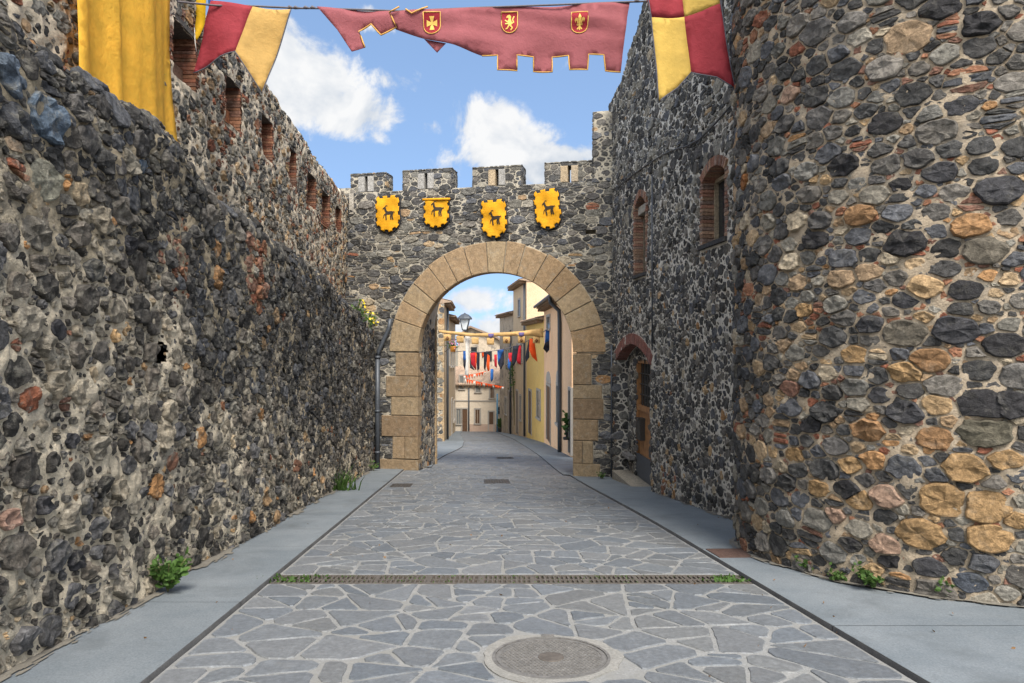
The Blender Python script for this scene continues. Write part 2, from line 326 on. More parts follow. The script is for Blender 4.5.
def rubble(mb, surf, u0, u1, v0, v1, rmax=.16, rmin=.03, asp=1.2, gap=.012, colour=None, fixed=(), hole=None, mhole=None, seed=0, NA=24, p=18,
           hgt=.24, step=.03, mat_m=0, mat_s=1, fill=1., lump=.35, mnoise=.012, tight=.74, power=1.6, sheet=True, gapvar=1.2, mcol=None, capf=1.9, sliver=0., cut=1., bound=None, round_=.35, split=None, redp=.6, chips=None, smooth=False, gapf=None):
    """a mortar sheet plus individually shaped stones set in it; surf(u, v, w) -> (x, y, z)"""
    if sheet:
        A = np.linspace(u0, u1, max(2, int((u1 - u0) / step) + 1)); B = np.linspace(v0, v1, max(2, int((v1 - v0) / step) + 1))
        def fm(a, b):
            w = mnoise * (vn2(a, b, 5, seed + 3) + .8 * vn2(a, b, 14, seed + 4) + .5 * vn2(a, b, 31, seed + 5)); return surf(a, b, w)
        hh = mhole or hole
        mb.grid(A, B, fm, mat_m, None if hh is None else (lambda a, b: hh(a, b) > 0), mcol)
    X, Yv, r, fx = pack(u0, u1, v0, v1, rmax, rmin, asp, fixed, hole, fill, seed, tight, power); n = len(X)
    if n == 0: return
    g = np.random.default_rng(seed + 99); K = 16
    D = np.full((n, K), 9.); PH = np.zeros((n, K))
    for s in range(0, n, 400):
        e = min(n, s + 400); dx = X[None] - X[s:e, None]; dy = Yv[None] - Yv[s:e, None]; d = np.hypot(dx, dy); d[np.arange(e - s), np.arange(s, e)] = 99
        h = (d * d + r[s:e, None] ** 2 - r[None] ** 2) / (2 * d); h = np.maximum(h, r[s:e, None] * .4)
        k = min(K, n - 1); idx = np.argpartition(h, k - 1, axis=1)[:, :k]; rows = np.arange(e - s)[:, None]
        D[s:e, :k] = h[rows, idx]; PH[s:e, :k] = np.arctan2(dy, dx)[rows, idx]
    gp = gap * (1 + gapvar * (g.random(n) ** 2)) * (1 if gapf is None else gapf(X * asp, Yv)); D = np.maximum(D - gp[:, None], r[:, None] * .45)
    th = np.arange(NA) * 2 * math.pi / NA; th = th[None] + g.uniform(0, 1, (n, 1)) * .3
    red = np.zeros(n, bool)
    if split is not None:
        pr = np.array([split(X[k] * asp, Yv[k]) for k in range(n)]); sel = (r > .055) & (g.random(n) < pr); sel[:len(fx)] = False
        nx_, ny_, nr2, nD, nP, nred, hcap = [], [], [], [], [], [], []
        for k in np.where(sel)[0]:
            m = 2 if r[k] < .085 else 3; hs_ = 1.85 * r[k] / m; tilt = g.normal(0, .10); isr = g.random() < redp
            for q in range(m):
                off = (q - (m - 1) / 2) * hs_; ox = g.normal(0, .12) * r[k]; row = np.maximum(D[k] - off * np.sin(PH[k]) - ox * np.cos(PH[k]), .012)
                nx_.append(X[k] + ox); ny_.append(Yv[k] + off); nr2.append(r[k]); nred.append(isr and g.random() < .8)
                nD.append(np.concatenate([row, [hs_ / 2 - .005, hs_ / 2 - .005]])); nP.append(np.concatenate([PH[k], [math.pi / 2 + tilt + g.normal(0, .05), -math.pi / 2 + tilt + g.normal(0, .05)]]))
        D = np.concatenate([D, np.full((n, 2), 9.)], 1); PH = np.concatenate([PH, np.zeros((n, 2))], 1); K += 2
        kp = ~sel; X = np.concatenate([X[kp], nx_]); Yv = np.concatenate([Yv[kp], ny_]); D = np.concatenate([D[kp], np.array(nD).reshape(-1, K)]); PH = np.concatenate([PH[kp], np.array(nP).reshape(-1, K)])
        ns = len(nx_); thin = np.concatenate([np.zeros(kp.sum(), bool), np.ones(ns, bool)]); r = np.concatenate([r[kp], nr2]); red = np.concatenate([np.zeros(kp.sum(), bool), np.array(nred, bool)]); n = len(X)
    else: thin = np.zeros(n, bool)
    th = np.arange(NA) * 2 * math.pi / NA; th = th[None] + g.uniform(0, 1, (n, 1)) * .3
    E = 4; PX = g.uniform(0, 6.2832, (n, E)); DX = r[:, None] * g.uniform(.72, 1.5, (n, E)) * cut + 9 * thin[:, None]
    if sliver > 0:
        sl = (r < sliver) & (g.random(n) < .75); q = r * g.uniform(.32, .6, n); tl = g.normal(0, .12, n)
        for k, ph in ((0, 1.5708), (1, -1.5708)): PX[:, k] = np.where(sl, ph + tl, PX[:, k]); DX[:, k] = np.where(sl, q, DX[:, k])
        for k in (2, 3): DX[:, k] = np.where(sl, 9, DX[:, k])
    D = np.concatenate([D, DX], 1); PH = np.concatenate([PH, PX], 1); K += E
    if bound is not None:
        ov = bound; B4 = np.stack([(u1 - X * asp) / asp + ov, (X * asp - u0) / asp + ov, v1 - Yv + ov, Yv - v0 + ov], 1)
        D = np.concatenate([D, np.maximum(B4, .012)], 1); PH = np.concatenate([PH, np.tile([0, math.pi, math.pi / 2, -math.pi / 2], (n, 1))], 1); K += 4
    # corners of the cells fall on sampled angles, so the outlines stay angular; a second softer outline is blended in
    hard = np.zeros((n, NA)); soft = np.zeros((n, NA))
    for k in range(K):
        q = np.maximum(np.cos(th - PH[:, k:k + 1]), 0) / D[:, k:k + 1]; hard = np.maximum(hard, q); soft += q ** p
    cp = 1 / (capf * r[:, None] * g.uniform(.85, 1.2, (n, 1))); hard = np.maximum(hard, cp); soft += cp ** p
    mixr = g.uniform(.0, round_, (n, 1)); rad = (1 - mixr) / hard + mixr * soft ** (-1 / p)
    for q, amp in ((2, .03), (3, .04), (5, .03), (7, .03)):
        rad *= 1 + amp * g.uniform(-1, 1, (n, 1)) * np.sin(q * th + g.uniform(0, 6.28, (n, 1)))
    rad *= 1 + .10 * (g.random((n, NA)) - .5)
    if hole is not None:
        for _ in range(14):
            pa = (X[:, None] + rad * np.cos(th)) * asp; pb = Yv[:, None] + rad * np.sin(th)
            rad = np.where(hole(pa, pb) < .008, rad * .86, rad)
    fx_n = len(fx)
    if chips is not None:
        m, l0, l1, h0, h1, redf = chips; cx, cy, chl, chh, cti, cre = [], [], [], [], [], []; pts = []
        TH = 2 * math.pi; st = th[:, 0]
        ca = g.uniform(u0 / asp, u1 / asp, m); cb = g.uniform(v0, v1, m); hl = g.uniform(l0, l1, m) / asp; hh_ = g.uniform(h0, h1, m); ti = g.normal(0, .13, m)
        if hole is not None: okh = hole(ca * asp, cb) > .06
        else: okh = np.ones(m, bool)
        bins = {}; rm = rad.max(1)
        for k in range(n): bins.setdefault((int(X[k] // .3), int(Yv[k] // .3)), []).append(k)
        cbins = {}
        for q in range(m):
            if not okh[q]: continue
            t = np.linspace(-1, 1, 5) * (hl[q] - hh_[q] * .5); qx = ca[q] + t * math.cos(ti[q]); qy = cb[q] + t * math.sin(ti[q]); bx, by = int(ca[q] // .3), int(cb[q] // .3); ids = []; cid = []
            for i_ in (bx - 1, bx, bx + 1):
                for j_ in (by - 1, by, by + 1): ids += bins.get((i_, j_), []); cid += cbins.get((i_, j_), [])
            if ids:
                ii = np.array(ids); dx_ = qx[:, None] - X[ii]; dy_ = qy[:, None] - Yv[ii]; d_ = np.hypot(dx_, dy_); an = np.arctan2(dy_, dx_)
                sl_ = np.round(((an - st[ii]) % TH) / TH * NA).astype(int) % NA
                if (d_ < rad[ii, sl_] + hh_[q] + .004).any(): continue
            if cid:
                pc = np.array([pts[z] for z in cid]); d_ = np.hypot(qx[:, None] - pc[:, 0], qy[:, None] - pc[:, 1])
                if (d_ < pc[:, 2] + hh_[q] + .005).any(): continue
            for x_, y_ in zip(qx, qy): cbins.setdefault((int(x_ // .3), int(y_ // .3)), []).append(len(pts)); pts.append((x_, y_, hh_[q]))
            cx.append(ca[q]); cy.append(cb[q]); chl.append(hl[q]); chh.append(hh_[q]); cti.append(ti[q]); cre.append(g.random() < redf(ca[q] * asp, cb[q]))
        m = len(cx)
        if m:
            cx, cy, chl, chh, cti = map(np.array, (cx, cy, chl, chh, cti)); t2 = np.arange(NA) * TH / NA; t2 = np.broadcast_to(t2, (m, NA)); w_ = t2 - cti[:, None]
            rc = 1 / np.maximum(np.abs(np.cos(w_)) / chl[:, None], np.abs(np.sin(w_)) / chh[:, None])
            # sample densely where the long ends are: use the ellipse angle
            t2 = np.arctan2(np.sin(w_) * chh[:, None], np.cos(w_) * chl[:, None]); rc = 1 / (((np.abs(np.cos(t2)) / chl[:, None]) ** 5 + (np.abs(np.sin(t2)) / chh[:, None]) ** 5) ** .2) * (1 + .07 * g.normal(0, 1, (m, NA)).clip(-1.5, 1.5)); t2 = t2 + cti[:, None]
            X = np.concatenate([X, cx]); Yv = np.concatenate([Yv, cy]); r = np.concatenate([r, chh * 1.6]); th = np.concatenate([th, t2]); rad = np.concatenate([rad, rc]); thin = np.concatenate([thin, np.ones(m, bool)])
            if split is None: red = np.zeros(n, bool)
            red = np.concatenate([red, np.array(cre, bool)]); n = len(X)
    ts = np.array([1.0, .965, .87, .5]); hs = np.array([0., .70, .98, 1.0]); nr = len(ts)
    H = hgt * r * g.uniform(.45, 1.1, n); H = np.where(thin, np.minimum(H, .018), np.minimum(H, .042))
    tx = g.uniform(-.5, .5, (n, 1, 1)); ty = g.uniform(-.5, .5, (n, 1, 1))
    dx = rad[:, None, :] * np.cos(th)[:, None, :] * ts[None, :, None]; dy = rad[:, None, :] * np.sin(th)[:, None, :] * ts[None, :, None]
    hh = H[:, None, None] * (hs[None, :, None] * (1 + (dx * tx + dy * ty) / r[:, None, None]))
    pa = (X[:, None, None] + dx) * asp; pb = Yv[:, None, None] + dy
    fr = 1.6 / np.maximum(r, .05)[:, None, None]
    q3 = np.stack([pa * fr, pb * fr, np.broadcast_to(np.arange(n)[:, None, None] * 3.7, pa.shape)], -1)
    hh = hh + (H * lump)[:, None, None] * (vn(q3, 1, 1) + .6 * vn(q3, 2.3, 2)) * (ts[None, :, None] < .97)
    hh[:, 0, :] = -.022
    hc = H * (1.03 + lump * .8 * g.uniform(-1, 1, n))
    A = np.concatenate([pa.reshape(n, -1), (X * asp)[:, None]], 1); B = np.concatenate([pb.reshape(n, -1), Yv[:, None]], 1); Wv = np.concatenate([hh.reshape(n, -1), hc[:, None]], 1)
    V = np.stack(surf(A, B, Wv), -1); nv = nr * NA + 1
    i = np.arange(NA); j = (i + 1) % NA
    q = np.concatenate([np.stack([k * NA + i, k * NA + j, (k + 1) * NA + j, (k + 1) * NA + i], 1) for k in range(nr - 1)])
    t3 = np.stack([(nr - 1) * NA + i, (nr - 1) * NA + j, np.full(NA, nr * NA)], 1); off = (np.arange(n) * nv)[:, None, None]
    c = np.array([colour(g, X[k] * asp, Yv[k], r[k]) for k in range(n)])
    for k in np.where(red)[0]: c[k] = pick(g, (1, REDS))
    for k, cc in enumerate(fx):
        if cc is not None: c[k] = cc
    mb.add(V.reshape(-1, 3), [(q[None] + off).reshape(-1, 4), (t3[None] + off).reshape(-1, 3)], mat_s, smooth, np.repeat(c, nv, axis=0))

def pick(g, *pal):
    """pal = (weight, list) ..."""
    w = np.array([p[0] for p in pal], float); k = g.choice(len(pal), p=w / w.sum()); l = pal[k][1]; c = np.array(l[g.integers(len(l))]); return c * g.uniform(.78, 1.25)

# ------------------------------------------------------------------ ground, road, pavements
mb = MB()
def fgr(a, b): return a, b, zg(a, b) - .16
mb.grid(np.array([-900, -200, -60, -20, -8, -4, -2, 0, 2, 4, 8, 20, 60, 200, 900.]), np.concatenate([[-60, -30, -10], np.linspace(-4, 64, 35), [120, 300, 1500.]]), fgr, 0)
tag(obj('ground', mb, EARTH, origin=(0, 0, 0)), kind='structure')

KU = 2.28
MHX, MHY, MHR = .256, 4.5, .37
DR0, DR1 = 6.44, 6.79
def clip_poly(poly, nx, ny, d):
    out = []; m = len(poly)
    for k in range(m):
        a = poly[k]; b = poly[(k + 1) % m]; sa = a[0] * nx + a[1] * ny - d; sb = b[0] * nx + b[1] * ny - d
        if sa <= 0: out.append(a)
        if (sa < 0 < sb) or (sb < 0 < sa):
            t = sa / (sa - sb); out.append((a[0] + (b[0] - a[0]) * t, a[1] + (b[1] - a[1]) * t))
    return out
def inset(p, d):
    """inset a convex counter-clockwise outline"""
    q = [tuple(x) for x in p]
    for a, b in zip(p, np.roll(p, -1, 0)):
        e = b - a; l = np.linalg.norm(e)
        if l < 1e-6: continue
        nx, ny = e[1] / l, -e[0] / l; q = clip_poly(q, nx, ny, nx * a[0] + ny * a[1] - d)
        if len(q) < 3: return None
    return np.array(q)
def parea(p): return .5 * abs(np.dot(p[:, 0], np.roll(p[:, 1], -1)) - np.dot(p[:, 1], np.roll(p[:, 0], -1)))
def paving(mb, y0, y1, seed, amin=.045, amax=.17):
    """irregular slate flags; coordinates are (u across the road, Y along it): loose cells split by straight cuts"""
    g = np.random.default_rng(seed); fixed = []
    hole = (MHX - U0 + DRIFT * MHY, MHY) if y0 < MHY < y1 else None
    if hole: fixed = [(hole[0], hole[1], .47, None)]
    X, Yv, rr, _ = pack(-KU, KU, y0, y1, .55, .30, 1., fixed, None, 1.5, seed, .85, .8); cells = []
    for k in range(len(fixed), len(X)):
        dx = X - X[k]; dy = Yv - Yv[k]; d = np.hypot(dx, dy); d[k] = 99
        poly = [(-1.6, -1.6), (1.6, -1.6), (1.6, 1.6), (-1.6, 1.6)]
        for j in np.argsort(d)[:16]:
            if len(poly) >= 3: poly = clip_poly(poly, dx[j] / d[j], dy[j] / d[j], (d[j] ** 2 + rr[k] ** 2 - rr[j] ** 2) / (2 * d[j]))
        for (nx, ny, d_) in ((1, 0, KU - .012 - X[k]), (-1, 0, KU - .012 + X[k]), (0, 1, y1 - .01 - Yv[k]), (0, -1, -(y0 + .01) + Yv[k])):
            if len(poly) >= 3: poly = clip_poly(poly, nx, ny, d_)
        if len(poly) >= 3: cells.append(np.array(poly) + (X[k], Yv[k]))
    out = []
    while cells:
        p = cells.pop(); ar = parea(p)
        if ar < g.uniform(amin, amax) * 1.5 or ar < amin: out.append(p); continue
        c = p.mean(0) + g.normal(0, .05, 2); ev = p - p.mean(0); w_, vv = np.linalg.eigh(ev.T @ ev); ang = math.atan2(vv[1, 1], vv[0, 1]) + g.normal(0, .38)
        nx, ny = math.cos(ang), math.sin(ang); d_ = nx * c[0] + ny * c[1]; l = [tuple(x) for x in p]
        for sg in (1, -1):
            q = clip_poly(l, sg * nx, sg * ny, sg * d_)
            if len(q) >= 3: cells.append(np.array(q))
    for p in out:
        p = p[np.linalg.norm(p - np.roll(p, 1, 0), axis=1) > .012]
        if len(p) < 3: continue
        if np.dot(p[:, 0], np.roll(p[:, 1], -1)) < np.dot(p[:, 1], np.roll(p[:, 0], -1)): p = p[::-1]
        p = inset(p, g.uniform(.005, .014))
        if p is None or parea(p) < .006: continue
        # knock off some corners
        q = []
        for a, b, c in zip(np.roll(p, 1, 0), p, np.roll(p, -1, 0)):
            t = g.uniform(.02, .07)
            la, lc = np.linalg.norm(a - b), np.linalg.norm(c - b); t = min(t, .3 * la, .3 * lc); q += [b + (a - b) / (la + 1e-9) * t, b + (c - b) / (lc + 1e-9) * t]
        p = np.array(q)
        if hole is not None:
            dd = np.linalg.norm(p - hole, axis=1)
            if dd.min() < .40: continue
        m = []
        for a, b in zip(p, np.roll(p, -1, 0)):
            L_ = np.linalg.norm(b - a); ns = max(1, int(L_ / .08)); nrm = np.array([-(b - a)[1], (b - a)[0]]) / (L_ + 1e-9)
            for k in range(ns): m.append(a + (b - a) * (k / ns) + nrm * (g.uniform(-.007, .007) if k else 0))
        p = np.array(m); c = p.mean(0); dv = np.linalg.norm(p - c, axis=1, keepdims=True); inn = p - (p - c) / dv * np.minimum(.012, dv * .3)
        al = np.concatenate([p, inn]); tl = g.uniform(-.006, .006, 2)
        hgt = np.concatenate([np.full(len(p), -.01), np.full(len(p), .006 + g.uniform(0, .003))]) + ((al - c) @ tl)
        Xw = ROADX(al[:, 0], al[:, 1]); V = np.stack([Xw, al[:, 1], zg(Xw, al[:, 1]) + hgt], 1); q = len(p); i = np.arange(q); j = (i + 1) % q
        base = np.array([(.122, .136, .152), (.134, .146, .159), (.112, .127, .144), (.142, .151, .160), (.126, .138, .150), (.136, .143, .148)][g.integers(6)]) * g.uniform(.87, 1.12)
        mb.add(V, [np.stack([i, j, q + j, q + i], 1), list(q + i)], 1, False, base)
mb = MB()
def froad(a, b):
    X = ROADX(a, b); return X, b, zg(X, b) + .003 * vn2(a, b, 6, 2)
mb.grid(np.linspace(-KU, KU, 30), np.linspace(-1, DR0, 60), froad, 0); mb.grid(np.linspace(-KU, KU, 30), np.linspace(DR1, 64, 300), froad, 0)
paving(mb, 1.5, DR0, 21); paving(mb, DR1, 30, 22); paving(mb, 30, 62, 23, .14, .4)
tag(obj('road', mb, [JOINT, SLATE], origin=(0, 0, 0)), kind='structure')

def pavement(name, ua, ub, y0, y1, side, joints):
    """raised a hand's width at most; ua is the kerb edge; transverse joints are real grooves"""
    mb = MB(); H = .036; ys = [y0] + list(joints) + [y1]
    for a, b in zip(ys[:-1], ys[1:]):
        B = np.linspace(a + .004, b - .004, max(3, int((b - a) / .4)))
        ua_f = (lambda y: np.full_like(y, ua)) if not callable(ua) else ua
        ubf = ub if callable(ub) else (lambda y: np.full_like(y, ub))
        def f(s, y):
            u = ua_f(y) * (1 - s) + ubf(y) * s + np.sign(ubf(y) - ua_f(y)) * .014 * (1 - s); X = ROADX(u, y); return X, y, zg(X, y) + H + .004 * vn2(X, y, .8, 7)
        mb.grid(np.linspace(0, 1, 14), B, f, 0)
        def fk(s, y):
            u = ua_f(y) + np.sign(ubf(y) - ua_f(y)) * .014 * np.clip(s, 0, 1); X = ROADX(u, y); return X, y, zg(X, y) - .05 + (H + .05) * np.where(s > .5, 1, 0) - np.where(s < .5, 0, 0) + np.where(s > .9, 0, -.006) * (s > .5)
        mb.grid(np.array([0., .6, 1.]), B, fk, 1)
    def fs(s, y):
        u = (ua_f(y) * (1 - s) + ubf(y) * s); X = ROADX(u, y); return X, y, zg(X, y) + H - .012
    mb.grid(np.linspace(.006, 1, 6), np.linspace(y0, y1, 80), fs, 1)
    return tag(obj(name, mb, [CONC, KERBF], origin=(0, 0, 0)), kind='structure')
pavement('pavement_left', -KU, lambda y: np.where(y < 20.2, -4.2, -4.0), -1, 20.2, -1, [1.2, 3.4, 5.7, 8.1, 10.6, 13.2, 15.8])
pavement('pavement_right', KU, lambda y: np.where(y < 9.5, 8.5, 4.6), -1, 18.6, 1, [1.4, 3.2, 5.05, 7.95, 10.4, 13., 15.6])
def ual(y): return -1.55 + .75 * sstep(22, 34, y) - .45 * sstep(38, 54, y)
pavement('pavement_left', lambda y: ual(y), lambda y: -6. + 0 * y, 20.2, 62, -1, [24, 28, 32, 36, 40, 45, 50])
def uar(y): return 2.1 + .1 * sstep(18, 34, y) - .45 * sstep(40, 57, y)
pavement('pavement_right', lambda y: uar(y), lambda y: 6. + 0 * y, 18.6, 62, 1, [22, 26, 30, 34, 38, 42, 48])
mb = MB()
def Gf(x, y, h): return x, y, zg(x, y) + h

# ------------------------------------------------------------------ left walls
LB = -2.785                                # face of the lower wall at Y = 0
nl = np.array([1, DRIFT]) / math.hypot(1, DRIFT)
def surf_low(u, v, w):
    Hh = 3.95 + .10 * vn2(u, u * 0, .8, 41) + .05 * vn2(u, u * 0, 2.7, 42); RR = .26
    a = np.clip((v - Hh) / RR, 0, math.pi / 2); ex = np.maximum(v - Hh - RR * math.pi / 2, 0)
    ww = w + .05 * vn2(u, v, .55, 43) + .022 * vn2(u, v, 1.7, 44)
    x = LB - DRIFT * u; up = np.minimum(v, Hh) + RR * np.sin(a); bk = -RR * (1 - np.cos(a)) - ex
    o = bk + ww * np.cos(a); return x + nl[0] * o, u + nl[1] * o, -SLOPE * u + up + ww * np.sin(a) - .05
def hole_low(u, v):
    d = np.maximum(abs(u - 6.12) - .075, abs(v - 2.2) - .07) + .03 * vn2(u, v, 9, 3)
    d2 = np.maximum(abs(u - 10.2) - .13, abs(v - 2.22) - .10) + .03 * vn2(u, v, 9, 4); return np.minimum(d, d2)
def col_low(g, u, v, r):
    t = vn2(u, v, .9, 50); bl = max(0, vn2(u, v, 1.1, 77) - .35)
    if (abs(u - 8.75) < .3 and 3.0 < v < 3.85) or (abs(u - 6.5) < .22 and 2.75 < v < 3.5 and r < .1):
        return pick(g, (6, REDS), (1, GREYS)) * .95
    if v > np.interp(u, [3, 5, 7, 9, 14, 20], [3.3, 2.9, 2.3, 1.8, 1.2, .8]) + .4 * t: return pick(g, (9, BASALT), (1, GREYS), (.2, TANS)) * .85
    c = pick(g, (7, BASALT), (2.6 + 1.5 * (t > .1), GREYS), (.5, TANS), (.05 + .6 * bl, REDS)) * np.array((1.10, 1.05, .98))
    return c
def low_px(px, py):
    t = (px - 512) / F; Y = LB / (t + DRIFT); return Y, 1.6 + (341.5 - py) / F * Y + SLOPE * Y + .05
fx = []
for (px, py, r_, c_) in [(48, 118, .17, (.10, .135, .18)), (45, 180, .15, (.23, .225, .18)), (12, 520, .12, (.34, .22, .17)), (165, 325, .09, (.33, .28, .21)), (15, 75, .14, (.12, .15, .19)),
                         (20, 145, .07, (.40, .30, .21)), (100, 160, .13, (.07, .07, .07)), (140, 165, .09, (.10, .13, .17)), (68, 440, .11, (.06, .06, .065)), (75, 560, .10, (.05, .05, .055)),
                         (45, 505, .09, (.07, .07, .075)), (55, 330, .10, (.055, .055, .06)), (90, 270, .12, (.07, .07, .07)), (125, 245, .10, (.05, .05, .055)), (160, 345, .07, (.35, .31, .24))]:
    a, b = low_px(px, py); fx.append((a, b, r_, c_))
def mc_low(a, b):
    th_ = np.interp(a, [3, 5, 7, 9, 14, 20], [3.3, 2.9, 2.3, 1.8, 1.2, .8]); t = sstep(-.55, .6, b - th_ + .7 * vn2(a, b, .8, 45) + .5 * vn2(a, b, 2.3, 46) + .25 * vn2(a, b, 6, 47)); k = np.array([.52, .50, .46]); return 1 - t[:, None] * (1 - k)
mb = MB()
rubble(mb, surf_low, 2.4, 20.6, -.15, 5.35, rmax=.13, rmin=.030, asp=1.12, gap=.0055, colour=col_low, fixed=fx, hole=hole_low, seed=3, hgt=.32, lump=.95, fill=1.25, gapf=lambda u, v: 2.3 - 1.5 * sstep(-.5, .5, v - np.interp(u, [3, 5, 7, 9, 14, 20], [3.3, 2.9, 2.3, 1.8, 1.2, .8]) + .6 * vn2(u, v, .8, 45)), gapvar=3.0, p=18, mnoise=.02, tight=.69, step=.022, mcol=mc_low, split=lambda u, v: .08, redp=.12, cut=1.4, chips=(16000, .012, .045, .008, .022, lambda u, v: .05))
# the body behind the face, and the putlog holes' insides
def flow(a, b, w): return LB - DRIFT * a + nl[0] * w, a + nl[1] * w, b - SLOPE * a
for (c_, z_, a_, b_) in ((6.12, 2.2, .2, .2), (10.2, 2.22, .22, .2)):
    mb.box(c_ - a_, c_ + a_, z_ - b_, z_ + b_, -.34, -.30, flow, 0, 0)
mb.box(-3, 2.4, -.2, 4.2, -.9, 0, flow, 0, 0)
mb.box(2.4, 20.6, -.3, 4.05, -1.2, -.5, flow, 0, 0)
tag(obj('rubble_wall', mb, [MO_L, ST_W], origin=(LB, 0, 0)), 'dark basalt rubble wall rising from the left pavement, with a broken ledge on top', 'wall')

UB = -3.615
OPEN = [(5.15, .66), (6.85, .66), (8.6, .70), (10.35, .62), (12.05, .66), (13.78, .5), (15.4, .78), (16.9, .8), (18.5, .7)]
OZ0, OZ1 = 4.82, 5.53
def utop(u): return 6.02 - .0 * u - .42 * sstep(12, 19, u) + .07 * vn2(u, u * 0, 1.3, 61) + .04 * vn2(u, u * 0, 4, 62)
def oshift(u): return -.30 * sstep(11.5, 18, u)
def surf_up(u, v, w):
    T = utop(u); RR = .10; a = np.clip((v - T) / RR, 0, math.pi / 2); ex = np.maximum(v - T - RR * math.pi / 2, 0)
    ww = w + .03 * vn2(u, v, .7, 63) + .012 * vn2(u, v, 2.2, 64)
    o = -RR * (1 - np.cos(a)) - ex + ww * np.cos(a)
    return UB - DRIFT * u + nl[0] * o, u + nl[1] * o, np.minimum(v, T) + RR * np.sin(a) + ww * np.sin(a)
def hole_up(u, v):
    d = np.full(np.broadcast(u, v).shape, 9.)
    for c, w in OPEN:
        z0, z1 = OZ0 + oshift(c), OZ1 + oshift(c); d = np.minimum(d, np.maximum(abs(u - c) - w / 2, abs(v - (z0 + z1) / 2) - (z1 - z0) / 2))
    return d
def hole_up_s(u, v): return hole_up(u, v) - .05
def col_up(g, u, v, r):
    red = hole_up(np.array(u), np.array(v)) < .28 or vn2(u, v, .9, 66) > .35
    if r < .06 and red: return pick(g, (3, REDS), (1.5, GREYS), (1, BASALT))
    return pick(g, (3, BASALT), (4.5, GREYS), (2.2, TANS), (.9, REDS))
mb = MB()
def fup(a, b, w): return UB - DRIFT * a + nl[0] * w, a + nl[1] * w, b
rubble(mb, surf_up, 3.0, 20.6, 1.2, 6.75, rmax=.10, rmin=.03, asp=1.3, gap=.010, colour=col_up, hole=hole_up_s, mhole=hole_up, seed=8, hgt=.30, lump=.8, fill=.9, gapvar=4, NA=18, p=16, mnoise=.02, split=lambda u, v: .15, redp=.5, chips=(7000, .02, .07, .008, .02, lambda u, v: .4))
mb.box(3, 20.6, 1, 4.3, -.85, -.5, fup); mb.box(3, 20.6, 5.25, 5.55, -.7, -.5, fup, 0, 0)
parapet = obj('parapet_wall', mb, [MO_U, ST_W], origin=(UB, 0, 2.6))
tag(parapet, 'tan and grey ruined parapet wall with a row of brick-lined loopholes', 'wall')
# brick-lined loopholes: bottom, two jambs, a lintel and a closed back, all of thin bricks
def brick_stack(mb, f, a0, a1, b0, b1, w0, w1, g, course=.052, jit=.012, pal=REDS):
    z = b0
    while z < b1 - .01:
        h = min(course * g.uniform(.85, 1.1), b1 - z); c = np.array(pal[g.integers(len(pal))]) * g.uniform(.7, 1.25)
        mb.box(a0 + g.uniform(-jit, jit) * .3, a1 + g.uniform(-jit, jit), z + .004, z + h - .004, w0, w1 + g.uniform(-jit, jit), f, .005, 0, c); z += h
for k, (c, w) in enumerate(OPEN):
    mb = MB(); g = np.random.default_rng(300 + k); z0, z1 = OZ0 + oshift(c), OZ1 + oshift(c)
    brick_stack(mb, fup, c - w / 2 - .06, c - w / 2 + .02, z0, z1, -.5, .012, g)
    brick_stack(mb, fup, c + w / 2 - .02, c + w / 2 + .08, z0 - .05, z1 + .05, -.5, .02, g)
    mb.box(c - w / 2 - .12, c + w / 2 + .12, z1, z1 + .07, -.52, .015, fup, .006, 0, (.13, .12, .11))
    brick_stack(mb, fup, c - w / 2, c + w / 2, z0 - .12, z0, -.5, .008, g)
    hi = z0 + (.34 if k in (3,) else .2) if k != 2 else z0 + .3
    mb.box(c - w / 2 + .02, c + w / 2 - .02, z0 - .02, hi, -.5, -.14, fup, .01, 0, (.36, .15, .075) if k == 3 else (.20, .12, .085))
    mb.box(c - w / 2 - .04, c + w / 2 + .04, z0 - .05, z1 + .05, -.62, -.5, fup, 0, 0, (.05, .045, .04))
    lo = obj('loophole', mb, BRICK, parapet)
    if k == 3: lo['label'] = 'loophole half filled with orange brick'

# ------------------------------------------------------------------ town gate
GX, GY, GS = 0.0, 18.7, .2128
ge = np.array([1, -GS]) / math.hypot(1, GS); gn = np.array([-GS, -1]) / math.hypot(1, GS)
def fg(a, b, w): return GX + ge[0] * a + gn[0] * w, GY + ge[1] * a + gn[1] * w, b + 0 * a
def g_px(px, py=None):
    t = (px - 512) / F; X = t * GY / (1 + GS * t); Y = GY - GS * X
    return X / ge[0] if py is None else (X / ge[0], 1.6 + (341.5 - py) / F * Y)
AC, AZ, AR, AT = -.51, 1.31, 2.18, .84          # arch centre, springing level, intrados radius, ring depth
TOP = 5.86; MT = 6.40
gate = thing('town_gate', 'grey stone town gate across the road with a tan round arch and battlements', 'gate', fg(np.array(AC), np.array(-2.), np.array(0.)))
def sd_open(a, b, r):
    return np.where(b > AZ, np.hypot(a - AC, b - AZ) - r, abs(a - AC) - r)
QL = [(396, 352.5, 376), (386.5, 376, 396.5), (391.5, 396.5, 415), (382, 415, 436), (393, 436, 458.5), (380, 458.5, 474)]
QR = [(604, 340, 354), (591.5, 354, 385), (602, 385, 399), (603.5, 399, 419.5), (598, 419.5, 441), (593, 441, 464), (600, 464, 483)]
